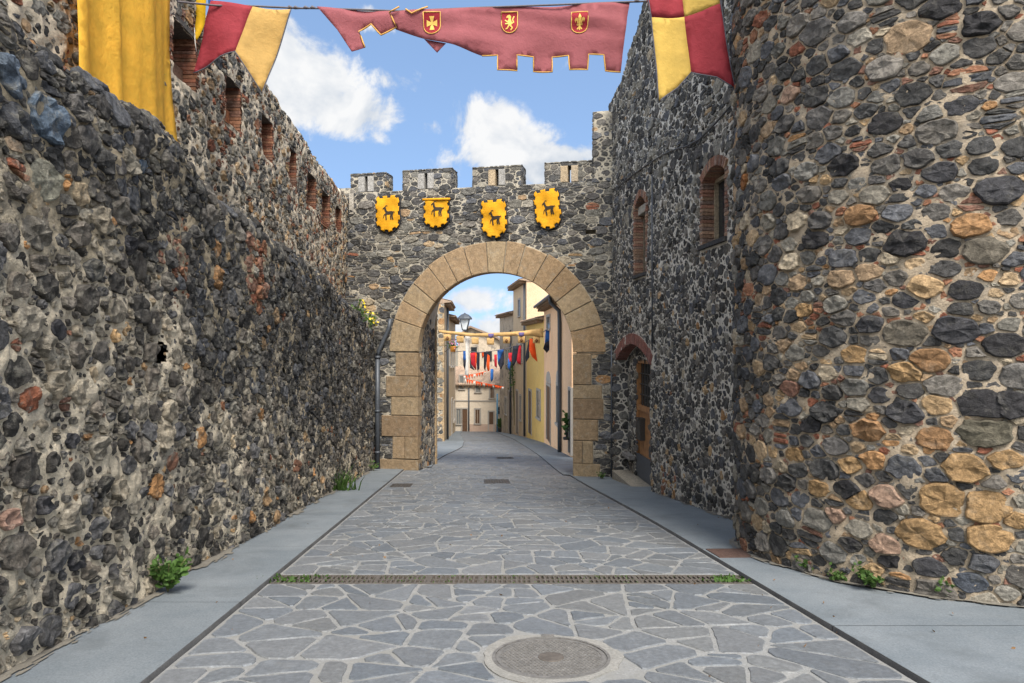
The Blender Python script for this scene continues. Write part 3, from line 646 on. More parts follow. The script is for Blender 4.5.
def hole_g_s(a, b):
    d = np.where(b > AZ, np.hypot(a - AC, b - AZ) - AR - AT, 9.)
    for L_, sg in ((QL, -1), (QR, 1)):
        for (px, y0, y1) in L_:
            ga = g_px(px); z1 = g_px(px, y0)[1]; z0 = g_px(px, y1)[1]; c = AC + sg * AR; lo, hi = min(ga, c), max(ga, c)
            lo = lo if sg < 0 else AC; hi = hi if sg > 0 else AC
            d = np.minimum(d, np.maximum(np.maximum(lo - a, a - hi), np.maximum(z0 - b, b - z1)))
    d = np.minimum(d, np.where(b < AZ, abs(a - AC) - AR, 9.))
    d2 = np.maximum(abs(a - g_px(591)) - .13, abs(b - g_px(591, 232)[1]) - .05)
    return np.minimum(np.minimum(d, d2), TOP + .03 * vn2(a, b * 0, 3, 5) - b)
def hole_g(a, b): return np.minimum(np.minimum(sd_open(a, b, AR + .1), TOP - b), np.maximum(abs(a - g_px(591)) - .13, abs(b - g_px(591, 232)[1]) - .05))
def col_gate(g, u, v, r):
    t = vn2(u, v, .6, 81)
    if 3.6 < v < 5.0 and t > -.1 and abs(u) < 4: return pick(g, (4, BASALT), (4, GREYS), (1, TANS))
    return pick(g, (8, BASALT), (1.6, GREYS), (.25, TANS))
gl, gr_ = -5.6, 3.4
mb = MB()
rubble(mb, fg, gl, gr_, -2.35, TOP, rmax=.125, rmin=.032, asp=1.9, gap=.005, colour=col_gate, hole=hole_g_s, mhole=hole_g, seed=15, hgt=.28, lump=.6, fill=1.3, NA=22, p=24, tight=.70, split=lambda u, v: .25, redp=.02, cut=1.35, chips=(9000, .02, .08, .008, .018, lambda u, v: .02), step=.04, mnoise=.01)
mb.box(gl, gr_, TOP - .2, TOP - .02, -2.4, -.01, fg)
mb.grid(np.linspace(gl, gr_, 90), np.linspace(-2.6, TOP - .1, 90), lambda a, b: fg(a, b, -2.4 + 0 * a), 0, lambda a, b: sd_open(a, b, AR + .75) > 0)
mb.box(g_px(589) - .2, g_px(591) + .2, g_px(591, 236)[1] - .1, g_px(591, 228)[1] + .1, -.4, -.3, fg)
obj('wall_face', mb, [MO_G, ST], gate)
# arch ring
mb = MB(); g = np.random.default_rng(4)
cuts = [0, .25, .47, .66, .86, 1.05, 1.27, 1.45, 1.64, 1.86, 2.06, 2.24, 2.45, 2.64, 2.83, math.pi]
for a0, a1 in zip(cuts[:-1], cuts[1:]):
    th = np.linspace(a0 + .004, a1 - .004, 6); Ro = AR + AT + g.uniform(-.02, .03); ga = .004
    pts = [(AC + AR * math.cos(t), AZ + AR * math.sin(t)) for t in th] + [(AC + Ro * math.cos(t), AZ + Ro * math.sin(t)) for t in th[::-1]]
    c = np.array([(.35, .25, .152), (.33, .235, .142), (.37, .28, .175), (.31, .215, .125)][g.integers(4)]) * g.uniform(.9, 1.1)
    mb.prism(pts, fg, -.28, .045 + g.uniform(-.008, .008), .014, 0, c)
obj('arch', mb, GRAN, gate)
for L_, sg in ((QL, -1), (QR, 1)):
    mb = MB()
    for k, (px, y0, y1) in enumerate(L_):
        ga = g_px(px); z1 = min(g_px(px, y0)[1], AZ - .004); z0 = g_px(px, y1)[1]; c = AC + sg * AR; lo, hi = min(ga, c), max(ga, c)
        cols = [(.28, .205, .128), (.255, .188, .118), (.30, .23, .147), (.23, .165, .105)]
        if k == len(L_) - 2:
            m_ = lo + (hi - lo) * .48; mb.box(lo, m_ - .005, z0 + .006, z1 - .006, -.28, .04, fg, .014, 0, cols[k % 4]); mb.box(m_ + .005, hi, z0 + .006, z1 - .006, -.28, .045, fg, .014, 0, cols[(k + 1) % 4])
        else: mb.box(lo, hi, z0 + .006, z1 - .006, -.28, .04 + .01 * (k % 2), fg, .016, 0, cols[k % 4])
    obj('pier', mb, GRAN, gate)
# passage behind the ring: side walls and vault
PL0 = np.array(fg(np.array(AC - AR - .02), np.array(0.), np.array(-.28))[:2]); PLd = np.array([.075, .997])
def fpass(a, b, w):       # left wall of the passage: a = distance in, w towards the road
    return PL0[0] + PLd[0] * a + w * .994, PL0[1] + PLd[1] * a - w * .11, b + 0 * a
mb = MB()
rubble(mb, fpass, 0, 2.2, -2.45, 2.4, rmax=.13, rmin=.035, asp=1.2, gap=.01, colour=lambda g, u, v, r: pick(g, (6, BASALT), (2, GREYS), (.8, TANS)), seed=31, hgt=.22, NA=18, p=18, step=.05)
for z in np.arange(-2.5, 2.2, .42):
    mb.box(2.05, 2.27, z + .006, z + .414, -.3, .05, fpass, .015, 1, np.array((.40, .29, .17)) * random.uniform(.85, 1.1))
mb.box(0, 2.2, -2.6, 2.4, -1.2, -.12, fpass)
PR0 = np.array(fg(np.array(AC + AR + .36), np.array(0.), np.array(-.28))[:2])
def fpr(a, b, w): return PR0[0] + .18 * a - w, PR0[1] + a, b + 0 * a
obj('passage_wall', mb, [MO_G, ST], gate)
mb = MB(); mb.box(0, 2.1, -2.6, 1.3, -.7, 0, fpr); obj('passage_wall', mb, [MO_G, ST], gate)
mb = MB(); th = np.linspace(0, math.pi, 40)
Lc = np.array([fpass(np.array(d), 0, np.array(0.))[:2] for d in (0., 2.2)]); Rc = np.array([fpr(np.array(d), 0, np.array(0.))[:2] for d in (0., 2.1)])
V = []
for k in (0, 1):
    c = (Lc[k] + Rc[k]) / 2; hf = (Rc[k] - Lc[k]) / 2; rz = 2.62
    cs = np.sign(np.cos(th)) * abs(np.cos(th)) ** .62; V.append(np.stack([c[0] + hf[0] * cs, c[1] + hf[1] * cs, AZ + rz * np.sin(th) ** .62], 1))
n = len(th); i = np.arange(n - 1); mb.add(np.concatenate(V), np.stack([i, i + 1, n + i + 1, n + i], 1), 0)
obj('vault', mb, MO_G, gate)

# merlons with slits between dressed jamb stones
MER = [(351, 386, 366.3, 'grey'), (403, 452, 426, 'grey'), (473, 522, 497, 'tan'), (545, 594, 569.5, 'tan')]
for k, (xa, xb, xs, tone) in enumerate(MER):
    a0, a1, s = g_px(xa), g_px(xb), g_px(xs); hw = .045; zb, zt = TOP - .01, MT + .02 * (k % 2); sz0, sz1 = TOP + .04, MT - .10; D_ = .48
    mb = MB(); inn = lambda a, b: np.maximum(abs(a - s) - hw - .16, np.maximum(sz0 - .03 - b, b - sz1 - .02))
    c_ = lambda g, u, v, r: pick(g, (7, BASALT), (2, GREYS), (.2, TANS))
    kw = dict(rmax=.1, rmin=.035, asp=1.6, gap=.006, colour=c_, hgt=.2, NA=16, step=.04, mnoise=.006, bound=.012)
    rubble(mb, fg, a0, a1, zb, zt, hole=inn, seed=400 + k, **kw)
    rubble(mb, lambda u, v, w: fg(a1 + w, v, -u), 0, D_, zb, zt, seed=420 + k, **kw)
    rubble(mb, lambda u, v, w: fg(a0 - w, v, -u), 0, D_, zb, zt, seed=430 + k, **kw)
    mb.grid(np.linspace(a0 - .02, a1 + .02, 24), np.linspace(-.03, D_ + .02, 8), lambda a, b: fg(a, zt + .012 * vn2(a, b, 9, 3) + .01 - .03 * ((b < 0) | (b > D_) | (a < a0) | (a > a1)), -b), 0)
    rubble(mb, lambda u, v, w: fg(u, v, -D_ - w), a0, a1, zb, zt, hole=inn, seed=450 + k, **kw)
    mo = obj('merlon', mb, [MO_G, ST], gate)
    mb = MB(); cA = {'grey': (.33, .32, .30), 'tan': (.42, .33, .22)}[tone]; cB = (.34, .33, .31) if k != 3 else (.40, .33, .24)
    mb.box(s - hw - .20, s - hw, sz0 - .03, sz1 + .01, -D_ - .01, .018, fg, .012, 0, cA); mb.box(s + hw, s + hw + .19, sz0 - .03, sz1 + .01, -D_ - .01, .022, fg, .012, 0, cB)
    mb.box(s - hw - .17, s + hw + .17, sz1 + .012, sz1 + .06, -D_ - .01, .01, fg, .008, 0, (.10, .10, .10))
    obj('slit_frame', mb, PALE, mo)
# low end of the parapet by the left wall, and the tall pilaster against the right wall
mb = MB(); a0, a1 = g_px(322), g_px(350.5)
rubble(mb, fg, a0, a1, TOP, TOP + .14, rmax=.08, rmin=.03, asp=1.5, colour=col_gate, seed=470, hgt=.2, NA=16, bound=.01)
mb.box(a0, a1, TOP - .02, TOP + .14, -.45, -.01, fg); mb.box(g_px(349.5), g_px(354), TOP - .62, TOP - .02, -.3, .03, fg, .012, 1, (.38, .35, .30))
obj('parapet_end', mb, [MO_G, ST], gate)
mb = MB(); a0, a1 = g_px(593), g_px(640); zt = 7.66
hp = lambda a, b: zt + .06 * vn2(a, b * 0, 2.5, 9) - b
rubble(mb, lambda u, v, w: fg(u, v, w + .02), a0, a1, TOP - .02, zt + .1, rmax=.125, rmin=.03, asp=1.6, colour=col_gate, hole=hp, seed=480, hgt=.22, NA=18, bound=.015)
rubble(mb, lambda u, v, w: fg(a0 - w, v, -u), -.02, .9, TOP - .02, zt, rmax=.125, rmin=.03, asp=1.4, colour=col_gate, seed=481, hgt=.22, NA=18, bound=.015)
mb.box(a0 + .01, a1, TOP - .02, zt - .03, -.9, 0, fg)
obj('pilaster', mb, [MO_G, ST], gate)

# ------------------------------------------------------------------ right wall
RX, RS = 2.65, .075
nr_ = np.array([-1, -RS]) / math.hypot(1, RS)
def fr(a, b, w): return RX + RS * (18.14 - a) + nr_[0] * w, a + nr_[1] * w, b + 0 * a
def r_px(px): t = (px - 512) / F; return (RX + RS * 18.14) / (t + RS)
def r_pz(px, py): Y = r_px(px); return Y, 1.6 + (341.5 - py) / F * Y
def rtop(Y): return np.interp(Y, [9, 12, 14.9, 16.2, 17, 18.4], [10.2, 9.8, 9.05, 8.5, 8.1, 7.95]) + .05 * vn2(Y, Y * 0, 2.5, 91)
WIN = [(15.28, .92, 3.10, 4.62, .22), (10.85, .98, 3.18, 4.22, .16)]         # centre, width, sill, springing, rise
DO0, DO1, DZ, DRISE = 14.45, 17.62, 1.12, .42
def sd_win(a, b, k, e=0):
    c, w, z0, z1, rise = WIN[k]; hw = w / 2 + e; t = np.clip((a - c) / hw, -1, 1); top = z1 + e + rise * (1 - t * t)
    return np.maximum(abs(a - c) - hw, np.maximum(z0 - e - b, b - top))
def sd_door(a, b, e=0):
    c = (DO0 + DO1) / 2; hw = (DO1 - DO0) / 2 + e; t = np.clip((a - c) / hw, -1, 1); return np.maximum(abs(a - c) - hw, b - (DZ + DRISE * (1 - t * t) + e))
def hole_r(a, b): return np.minimum(np.minimum(sd_win(a, b, 0), sd_win(a, b, 1)), np.minimum(sd_door(a, b), rtop(a) - b))
def hole_rs(a, b):
    d = np.minimum(np.minimum(sd_win(a, b, 0, .10), sd_win(a, b, 1, .10)), np.where(b > DZ - .1, sd_door(a, b, .24), sd_door(a, b, 0))); return np.minimum(d, rtop(a) + .02 - b)
def col_right(g, u, v, r):
    if v < 1.0 and vn2(u, v, .9, 95) > .25: return pick(g, (3, BASALT), (2, TANS), (.4, REDS))
    if v > 3.5: return pick(g, (6, BASALT), (3, GREYS), (.15, TANS))
    return pick(g, (9, BASALT), (1.0, GREYS), (.35, TANS))
mb = MB()
fr_w = lambda a, b, w: fr(a, b, w + .02 * vn2(a, b, .9, 96))
rubble(mb, fr_w, 9.2, 18.35, -2.3, 4.6, rmax=.105, rmin=.032, asp=.98, gap=.0135, colour=col_right, hole=hole_rs, mhole=hole_r, seed=51, hgt=.26, lump=.6, fill=1.2, cut=1.2, tight=.71, NA=22, p=18, gapvar=1.5)
rubble(mb, fr_w, 9.2, 18.35, 4.6, 10.2, rmax=.125, rmin=.034, asp=1.35, gap=.0085, colour=col_right, hole=hole_rs, mhole=hole_r, seed=52, hgt=.26, lump=.6, fill=1.2, cut=1.4, tight=.70, NA=22, p=20, gapvar=1.4, split=lambda u, v: .25, redp=.0)
pts = [(9.2, -2.5), (18.35, -2.5), (18.35, 7.8), (17, 8.0), (16.2, 8.4), (14.9, 8.95), (12, 9.7), (9.2, 10.1)]
mb.prism(pts, fr, -1.3, -.62)
n = 40; yy = np.linspace(9.2, 18.35, n); mb.grid(yy, np.array([0., 1.]), lambda a, b: fr(a, rtop(a) - .04, -.7 * b - .0), 0)
# niche of the doorway: set-back masonry, sides and soffit
rubble(mb, lambda a, b, w: fr(a, b, w - .30), 16.85, DO1 + .02, -2.2, 1.5, rmax=.13, rmin=.035, asp=1.1, colour=lambda g, u, v, r: pick(g, (8, BASALT), (1.5, GREYS)), seed=53, hgt=.22, NA=18, p=18, step=.05)
rubble(mb, lambda a, b, w: fr(a, b, w - .30), DO0 - .02, 15.50, -2.2, 1.5, rmax=.13, rmin=.035, asp=1.1, colour=lambda g, u, v, r: pick(g, (8, BASALT), (1.5, GREYS)), seed=54, hgt=.22, NA=18, p=18, step=.05)
rubble(mb, lambda a, b, w: fr(a, b, w - .31), 15.48, 16.87, 1.17, 1.62, rmax=.1, rmin=.035, asp=1.1, colour=lambda g, u, v, r: pick(g, (8, BASALT), (1.5, GREYS)), seed=55, hgt=.22, NA=18, p=18, step=.05)
rubble(mb, lambda u, v, w: fr(DO1 - w, v, -u), .0, .32, -2.2, 1.25, rmax=.13, rmin=.04, asp=1.1, colour=lambda g, u, v, r: pick(g, (8, BASALT), (1.5, GREYS)), seed=56, hgt=.22, NA=18, p=18, step=.05)
tt = np.linspace(-1, 1, 20); mb.grid(tt, np.linspace(0, .33, 4), lambda t, d: fr((DO0 + DO1) / 2 + t * (DO1 - DO0) / 2, DZ + DRISE * (1 - t * t) + .01, -d), 0)
right_wall = obj('stone_wall', mb, [MO_R, ST], origin=(3, 14, -1.5))
tag(right_wall, 'tall dark stone house wall with two brick windows and an arched doorway', 'wall')
# door arch of upright bricks
mb = MB(); g = np.random.default_rng(8); c = (DO0 + DO1) / 2; hw = (DO1 - DO0) / 2
tt = np.linspace(-1.03, 1.03, 46)
for t0, t1 in zip(tt[:-1], tt[1:]):
    q = []
    for t, e in ((t0 + .003, 0), (t1 - .003, 0), (t1 - .003, .25), (t0 + .003, .25)):
        sl = math.atan2(-2 * DRISE * t, hw); q.append((c + t * hw - math.sin(sl) * e, DZ + DRISE * (1 - t * t) + math.cos(sl) * e))
    mb.prism(q, fr, -.26, .03 + g.uniform(-.006, .006), .006, 0, np.array(((.24, .105, .085), (.27, .13, .105), (.22, .11, .095))[g.integers(3)]) * g.uniform(.8, 1.15))
obj('brick_arch', mb, BRICK, right_wall)
# windows
for k, (c, w, z0, z1, rise) in enumerate(WIN):
    g = np.random.default_rng(70 + k); mb = MB(); hw = w / 2
    for sgn in (-1, 1):
        z = z0
        while z < z1 - .02:
            h = .062; e = .13 if int(round((z - z0) / h)) % 2 else .09; a_in = c + sgn * (hw - .015); a_out = c + sgn * (hw + e)
            cl = np.array(REDS[g.integers(3)]) * np.array((.85, 1.1, 1.25)) * g.uniform(.75, 1.2)
            mb.box(min(a_in, a_out), max(a_in, a_out), z + .006, z + h - .004, -.28, .022 + g.uniform(-.006, .008), fr, .006, 0, cl * 1.35); z += h
    tt = np.linspace(-1.02, 1.02, 22)
    for t0, t1 in zip(tt[:-1], tt[1:]):
        q = []
        for t, e in ((t0 + .006, -.015), (t1 - .006, -.015), (t1 - .006, .14), (t0 + .006, .14)):
            sl = math.atan2(-2 * rise * t, hw); q.append((c + t * hw - math.sin(sl) * e, z1 + rise * (1 - t * t) + math.cos(sl) * e))
        mb.prism(q, fr, -.28, .03 + g.uniform(-.006, .008), .006, 0, np.array(REDS[g.integers(3)]) * np.array((1.15, 1.45, 1.6)) * g.uniform(.75, 1.2))
    wd = obj('window', mb, BRICK, right_wall)
    mb = MB(); mb.box(c - hw - .08, c + hw + .08, z0 - .07, z0, -.28, .07, fr, .01, 0, (.06, .06, .062)); obj('sill', mb, PALE, wd)
    mb = MB(); fw = .05; dd = (-.25, -.18)
    for (p0, p1, q0, q1) in ((c - hw, c - hw + fw, z0, z1 + rise), (c + hw - fw, c + hw, z0, z1 + rise), (c - fw / 2, c + fw / 2, z0, z1 + rise), (c - hw, c + hw, z0, z0 + fw), (c - hw, c + hw, z1 - .02, z1 + .04)):
        mb.box(p0, p1, q0, q1, dd[0], dd[1], fr, .006, 0, (.30, .25, .18) if k else (.19, .16, .12))
    if k == 0: mb.box(c - hw, c + hw, z1 - .14, z1 + .04, -.22, -.06, fr, .01, 0, (.36, .33, .28))
    obj('frame', mb, PALE, wd)
    mb = MB(); mb.box(c - hw - .1, c + hw + .1, z0 - .05, z1 + rise + .1, -.265, -.245, fr); obj('pane', mb, GLASS, wd)
# door
zf = float(zg(3., 16.)) + .10
dmb = MB(); d0, d1 = 15.50, 16.85; dz1 = 1.18
for k in range(6):
    a = d0 + .1 + k * (d1 - d0 - .2) / 6; dmb.box(a + .003, a + (d1 - d0 - .2) / 6 - .003, zf + .5, -.05, -.42, -.36, fr, .006)
for (p0, p1, q0, q1) in ((d0, d0 + .1, zf, dz1), (d1 - .1, d1, zf, dz1), (d0, d1, dz1 - .1, dz1), (d0, d1, -.06, .06), (d0, d1, zf + .42, zf + .52)): dmb.box(p0, p1, q0, q1, -.43, -.31, fr, .008)
door = obj('door', dmb, WOOD, right_wall)
mb = MB(); mb.box(d0 + .1, d1 - .1, .06, dz1 - .1, -.42, -.40, fr); obj('pane', mb, GLASS, door)
mb = MB()
for q in np.linspace(.06, dz1 - .1, 5)[1:-1]: mb.box(d0 + .1, d1 - .1, q - .012, q + .012, -.40, -.375, fr)
for q in np.linspace(d0 + .1, d1 - .1, 6)[1:-1]: mb.box(q - .01, q + .01, .06, dz1 - .1, -.39, -.365, fr)
obj('grille', mb, IRON2, door)
mb = MB(); mb.box(d0 + .01, d1 - .01, zf, zf + .55, -.355, -.30, fr, .01); obj('kick_plate', mb, PIPE, door)
mb = MB(); mb.box(16.22, 16.50, -.75, -.25, -.36, -.22, fr, .02); mb.box(16.20, 16.52, -.27, -.22, -.36, -.18, fr, .01); mb.box(16.60, 16.68, -.62, -.38, -.35, -.27, fr, .02, 1); obj('letter_box', mb, [IRON2, PALE], door)
mb = MB(); mb.box(14.6, 17.55, zf - .35, zf - .01, -.5, .14, fr, .02, 0, (.30, .27, .22)); mb.box(16.88, 17.58, -1.32, -1.22, -.36, -.12, fr, .015, 0, (.22, .21, .2)); obj('doorstep', mb, PALE, right_wall)

# cables and conduits on the right wall
def wall_pts(seq, off): return [fr(*[np.array(q) for q in r_pz(px, py)], np.array(off)) for px, py in seq]
mb = MB(); sq = [(613, 190), (622, 186), (635, 175), (652, 163), (665, 155), (676, 150), (690, 146), (703, 139), (718, 124), (734, 106), (748, 86)]
pp = np.array(wall_pts(sq, .05)); t = np.linspace(0, len(pp) - 1, 60); pp = np.stack([np.interp(t, np.arange(len(pp)), pp[:, k]) for k in range(3)], 1); mb.tube(pp, .015, 6)
tag(obj('cable', mb, IRON2), 'thick black cable sagging across the upper right wall', 'cable')
mb = MB(); a, z = r_pz(654.5, 176); mb.tube([fr(np.array(a), np.array(q), np.array(.05)) for q in (z, (z - 1.9) / 1, z - 3.6)], .016, 6, 0)
tag(obj('conduit', mb, PIPE), 'thin grey conduit running straight down between the two brick windows', 'conduit')
mb = MB(); a = 17.95; mb.tube([fr(np.array(a), np.array(q), np.array(.06)) for q in (1.5, 0., -1.95)], .025, 6)
tag(obj('drainpipe', mb, PIPE), 'thin grey pipe in the corner between the gate and the arched door', 'pipe')

# ------------------------------------------------------------------ round tower
TC = np.array([5.08, 7.75]); TR = 2.42
def ft(u, v, w):
    rr = TR + w + .035 * vn2(u, v, .6, 111) + .015 * vn2(u, v, 1.9, 112); th = u / TR; return TC[0] - rr * np.cos(th), TC[1] - rr * np.sin(th), v + 0 * u
def t_px(px, py):
    t = (px - 512) / F; A = 1 + t * t; B = -2 * (t * TC[0] + TC[1]); C_ = TC @ TC - TR * TR; dsc = max(B * B - 4 * A * C_, 0)
    Y = (-B - math.sqrt(dsc)) / (2 * A); X = t * Y; return math.atan2(TC[1] - Y, TC[0] - X) * TR, 1.6 + (341.5 - py) / F * Y
K_ = (.055, .057, .062); T1 = (.42, .29, .15); T2 = (.44, .335, .22); O1 = (.36, .225, .12); PK = (.40, .29, .22); GL = (.18, .17, .14); K2 = (.08, .085, .095)
spec = [(908, 38, .17, T2), (860, 215, .13, O1), (843, 165, .13, K_), (885, 123, .13, K_), (905, 243, .15, K_), (1000, 190, .15, K2), (945, 500, .17, T1), (985, 507, .17, T1), (990, 537, .15, T1), (920, 533, .16, T1),
        (868, 430, .13, O1), (930, 360, .13, O1), (965, 468, .15, T1), (885, 496, .13, PK), (745, 182, .12, (.36, .17, .07)), (798, 283, .10, T2), (842, 278, .13, T2), (868, 272, .11, T2), (905, 333, .15, GL), (955, 330, .15, K2),
        (985, 405, .17, K_), (985, 432, .17, (.16, .155, .12)), (1010, 405, .14, K_), (970, 583, .12, (.10, .12, .15)), (848, 490, .13, K_), (795, 455, .10, T1), (820, 488, .11, T1), (835, 515, .10, PK), (860, 500, .12, T1), (785, 345, .09, T2), (805, 310, .09, T1),
        (795, 375, .09, T2), (960, 105, .12, K2), (980, 25, .13, K_), (940, 8, .14, K_), (900, 185, .09, K_), (940, 172, .12, K2), (985, 250, .15, GL), (1005, 345, .13, K_), (880, 395, .10, K2), (905, 372, .12, T1), (790, 95, .11, PK), (768, 130, .10, T2), (770, 400, .08, T2), (760, 300, .08, T2),
        (855, 355, .11, T1), (812, 425, .10, K_), (905, 412, .13, K2), (1005, 460, .12, T1), (870, 325, .11, K2), (815, 240, .12, K_), (905, 300, .10, K2), (965, 290, .12, K_), (935, 438, .13, O1), (850, 465, .11, T1), (1015, 520, .1, T1), (885, 545, .12, PK), (850, 545, .1, K_), (930, 568, .12, K2), (890, 560, .1, K_)]
fx = [(*t_px(px, py), r_ * .92, np.array(c_) * np.array((.70, .66, .64))) for px, py, r_, c_ in spec]
def col_tow(g, u, v, r):
    if r < .05: return pick(g, (3.2, BASALT), (2.6, REDS), (1.2, GREYS), (.8, TANS))
    tan = 1.5 if v < 3.2 else .7
    if u < .8: tan *= 1.3
    return pick(g, (7, BASALT), (1.4, GREYS), (tan, TANS), (.2, REDS))
mb = MB()
rubble(mb, ft, -1.9, 4.4, -1.3, 7.2, rmax=.115, rmin=.030, asp=1.45, gap=.005, colour=col_tow, fixed=fx, seed=61, hgt=.34, lump=.6, fill=1.4, NA=24, p=15, gapvar=2.2, step=.03, power=1.0, tight=.70, mnoise=.014, split=lambda u, v: .10, redp=.4, cut=1.4, chips=(16000, .025, .13, .010, .026, lambda u, v: .62 if (u > 1.2 and v > .9) else .35))
th = np.linspace(0, 2 * math.pi, 61)[:-1]; mb.lathe([(TR - .06, -1.5), (TR - .06, 7.15), (.02, 7.15)], (TC[0], TC[1], 0), 60)
tag(obj('round_tower', mb, [MO_T, ST_T], origin=(TC[0], TC[1], -.8)), 'round tower of tan boulders, dark basalt and red brick chips at the right pavement', 'tower')

# ------------------------------------------------------------------ street beyond the gate
PINK = m_two('pink_render', (.74, .47, .27), (.80, .54, .34), 1.2, .9, .15, .01, dark=(.62, .41, .26), dscale=.6, fine=20, dlo=.55, dhi=.75)
YELL = m_two('yellow_render', (.66, .45, .14), (.72, .51, .19), 1.2, .9, .15, .01, dark=(.54, .38, .15), dscale=.6, fine=20, dlo=.55, dhi=.75)
TAN = m_two('tan_render', (.50, .385, .25), (.58, .45, .295), 1.2, .9, .15, .01, dark=(.46, .36, .24), dscale=.6, fine=20, dlo=.52, dhi=.75)
CREAM = m_two('cream_render', (.56, .48, .38), (.62, .55, .45), 1.0, .9, .15, .01, dark=(.42, .36, .29), dscale=.5, fine=20, dlo=.55, dhi=.75)
OLDR = m_two('old_stone_render', (.38, .32, .24), (.50, .42, .32), 1.6, .95, .4, .03, dark=(.18, .16, .14), dscale=1.4, fine=9)
TILE = m_stone('roof_tile', lichen=.5, contrast=.6)
DRESS = m_two('dressed_surround', (.30, .28, .25), (.38, .355, .32), 5, .9, .2, .01)
WOOD2 = m_plain('brown_door', (.10, .055, .03), .6, 0, .3, 6); SHUT = m_plain('grey_shutter', (.16, .17, .17), .6, 0, .2, 6)
WHITE = m_plain('white_plastic', (.7, .7, .68), .6, 0, .08, 3, .05)

def house(name, label, P0, P1, depth, ztop, mat, openings=(), side=1, roof=True, rough_base=None, ridge=.8, over=.45, pipes=()):
    """terraced house along the street line P0 -> P1; openings are given as (kind, px0, py0, px1, py1) on its front"""
    P0 = np.array(P0, float); P1 = np.array(P1, float); e = P1 - P0; Ln = np.linalg.norm(e); e /= Ln
    nrm = np.array([-e[1], e[0]]) * side                                # towards the street
    zb = min(float(zg(*P0)), float(zg(*P1))) - .4
    def f(a, b, w): return P0[0] + e[0] * a + nrm[0] * w, P0[1] + e[1] * a + nrm[1] * w, b + 0 * a
    th_ = thing(name, label, 'house', (float(P0[0]), float(P0[1]), zb))
    mb = MB(); mb.box(0, Ln, zb, ztop, -depth, 0, f); wl = obj('wall', mb, mat, th_)
    if roof:
        mb = MB(); na = int(Ln / .1) + 1
        A = np.linspace(-.06, Ln + .06, na); rows = np.linspace(over, -depth / 2, 14)
        def fr_(a, w):
            z = ztop + .14 + (over - w) / (over + depth / 2) * ridge + .035 * np.cos(a * 2 * math.pi / .22); return P0[0] + e[0] * a + nrm[0] * w, P0[1] + e[1] * a + nrm[1] * w, z
        tc = lambda a, w: np.array((.36, .26, .19)) * (1 + .35 * vn2(np.floor(a / .22), np.floor(w / .35), 3.3, 5))[:, None]
        mb.grid(A, rows, fr_, 0, None, tc)
        mb.prism([(over - .03, ztop + .06), (over - .03, ztop + .11), (-depth / 2, ztop + .11 + ridge), (-depth / 2, ztop - .02), (.0, ztop - .02), (.02, ztop + .02)], lambda a, b, w: f(w, b, a), -.05, Ln + .05, 0, 0, (.34, .25, .18))
        back = [(-depth / 2, ztop + ridge + .12), (-depth - .3, ztop + .1), (-depth - .3, ztop - .0), (-depth / 2, ztop - .02)]
        mb.prism(back, lambda a, b, w: f(w, b, a), -.05, Ln + .05, 0, 0, (.27, .18, .12))
        if over > .2:
            for q in np.arange(.25, Ln, .5): mb.box(q, q + .1, ztop - .12, ztop + .02, 0, over - .08, f, 0, 0, (.24, .16, .10))
        ro = obj('roof', mb, TILE, th_)
    def at(px, py):
        t = (px - 512) / F; M = np.array([[e[0], -t], [e[1], -1.]]); sol = np.linalg.solve(M, -P0); return sol[0], 1.6 + (341.5 - py) / F * sol[1]
    for op in openings:
        kind, x0, y0, x1, y1 = op[:5]; (s0, _), (s1, _) = at(x0, y0), at(x1, y0); xm = (x0 + x1) / 2; z1 = at(xm, y0)[1]; z0 = at(xm, y1)[1]; s0, s1 = min(s0, s1), max(s0, s1)
        s0 = max(s0, .05); s1 = min(s1, Ln - .05)
        if s1 - s0 < .3: s1 = s0 + .45
        fw = .13; mb = MB(); big = 'door' in kind
        pm = {'door': WOOD2, 'window': GLASS, 'shutter_window': SHUT, 'dark_door': IRON2, 'brown_window': WOOD2}[kind]
        sur = DRESS if not (len(op) > 5 and op[5] == 'plain') else mat
        pr = .05
        mb.box(s0 - fw, s0, z0, z1, -.1, pr, f, .01, 0); mb.box(s1, s1 + fw, z0, z1, -.1, pr, f, .01, 0); mb.box(s0 - fw, s1 + fw, z1, z1 + fw, -.1, pr + .004, f, .01, 0)
        if not big: mb.box(s0 - fw - .03, s1 + fw + .03, z0 - .09, z0, -.1, pr + .05, f, .01, 0)
        wo = obj('door' if big else 'window', mb, sur, th_)
        mb = MB()
        if kind == 'window':
            mb.box(s0, s1, z0, z1, -.1, .006, f); mb.box((s0 + s1) / 2 - .025, (s0 + s1) / 2 + .025, z0, z1, -.05, .02, f, 0, 1); mb.box(s0, s1, (z0 + z1) / 2 - .02, (z0 + z1) / 2 + .02, -.05, .018, f, 0, 1)
            obj('pane', mb, [pm, SHUT], wo)
        elif kind in ('shutter_window', 'brown_window'):
            m_ = (s0 + s1) / 2
            for (q0, q1) in ((s0 + .01, m_ - .012), (m_ + .012, s1 - .01)):
                mb.box(q0, q1, z0 + .01, z1 - .01, -.05, .01, f)
                for z in np.arange(z0 + .08, z1 - .06, .09): mb.box(q0 + .05, q1 - .05, z, z + .055, 0, .025, f)
            obj('shutter', mb, pm, wo)
        else:
            m_ = (s0 + s1) / 2; mb.box(s0, s1, z0, z1, -.1, .004, f)
            for (q0, q1) in ((s0 + .06, m_ - .04), (m_ + .04, s1 - .06)):
                for (r0, r1) in ((.06, .42), (.48, .92)): mb.box(q0, q1, z0 + (z1 - z0) * r0, z0 + (z1 - z0) * r1, 0, .02, f, .008)
            obj('door_leaf', mb, pm, wo)
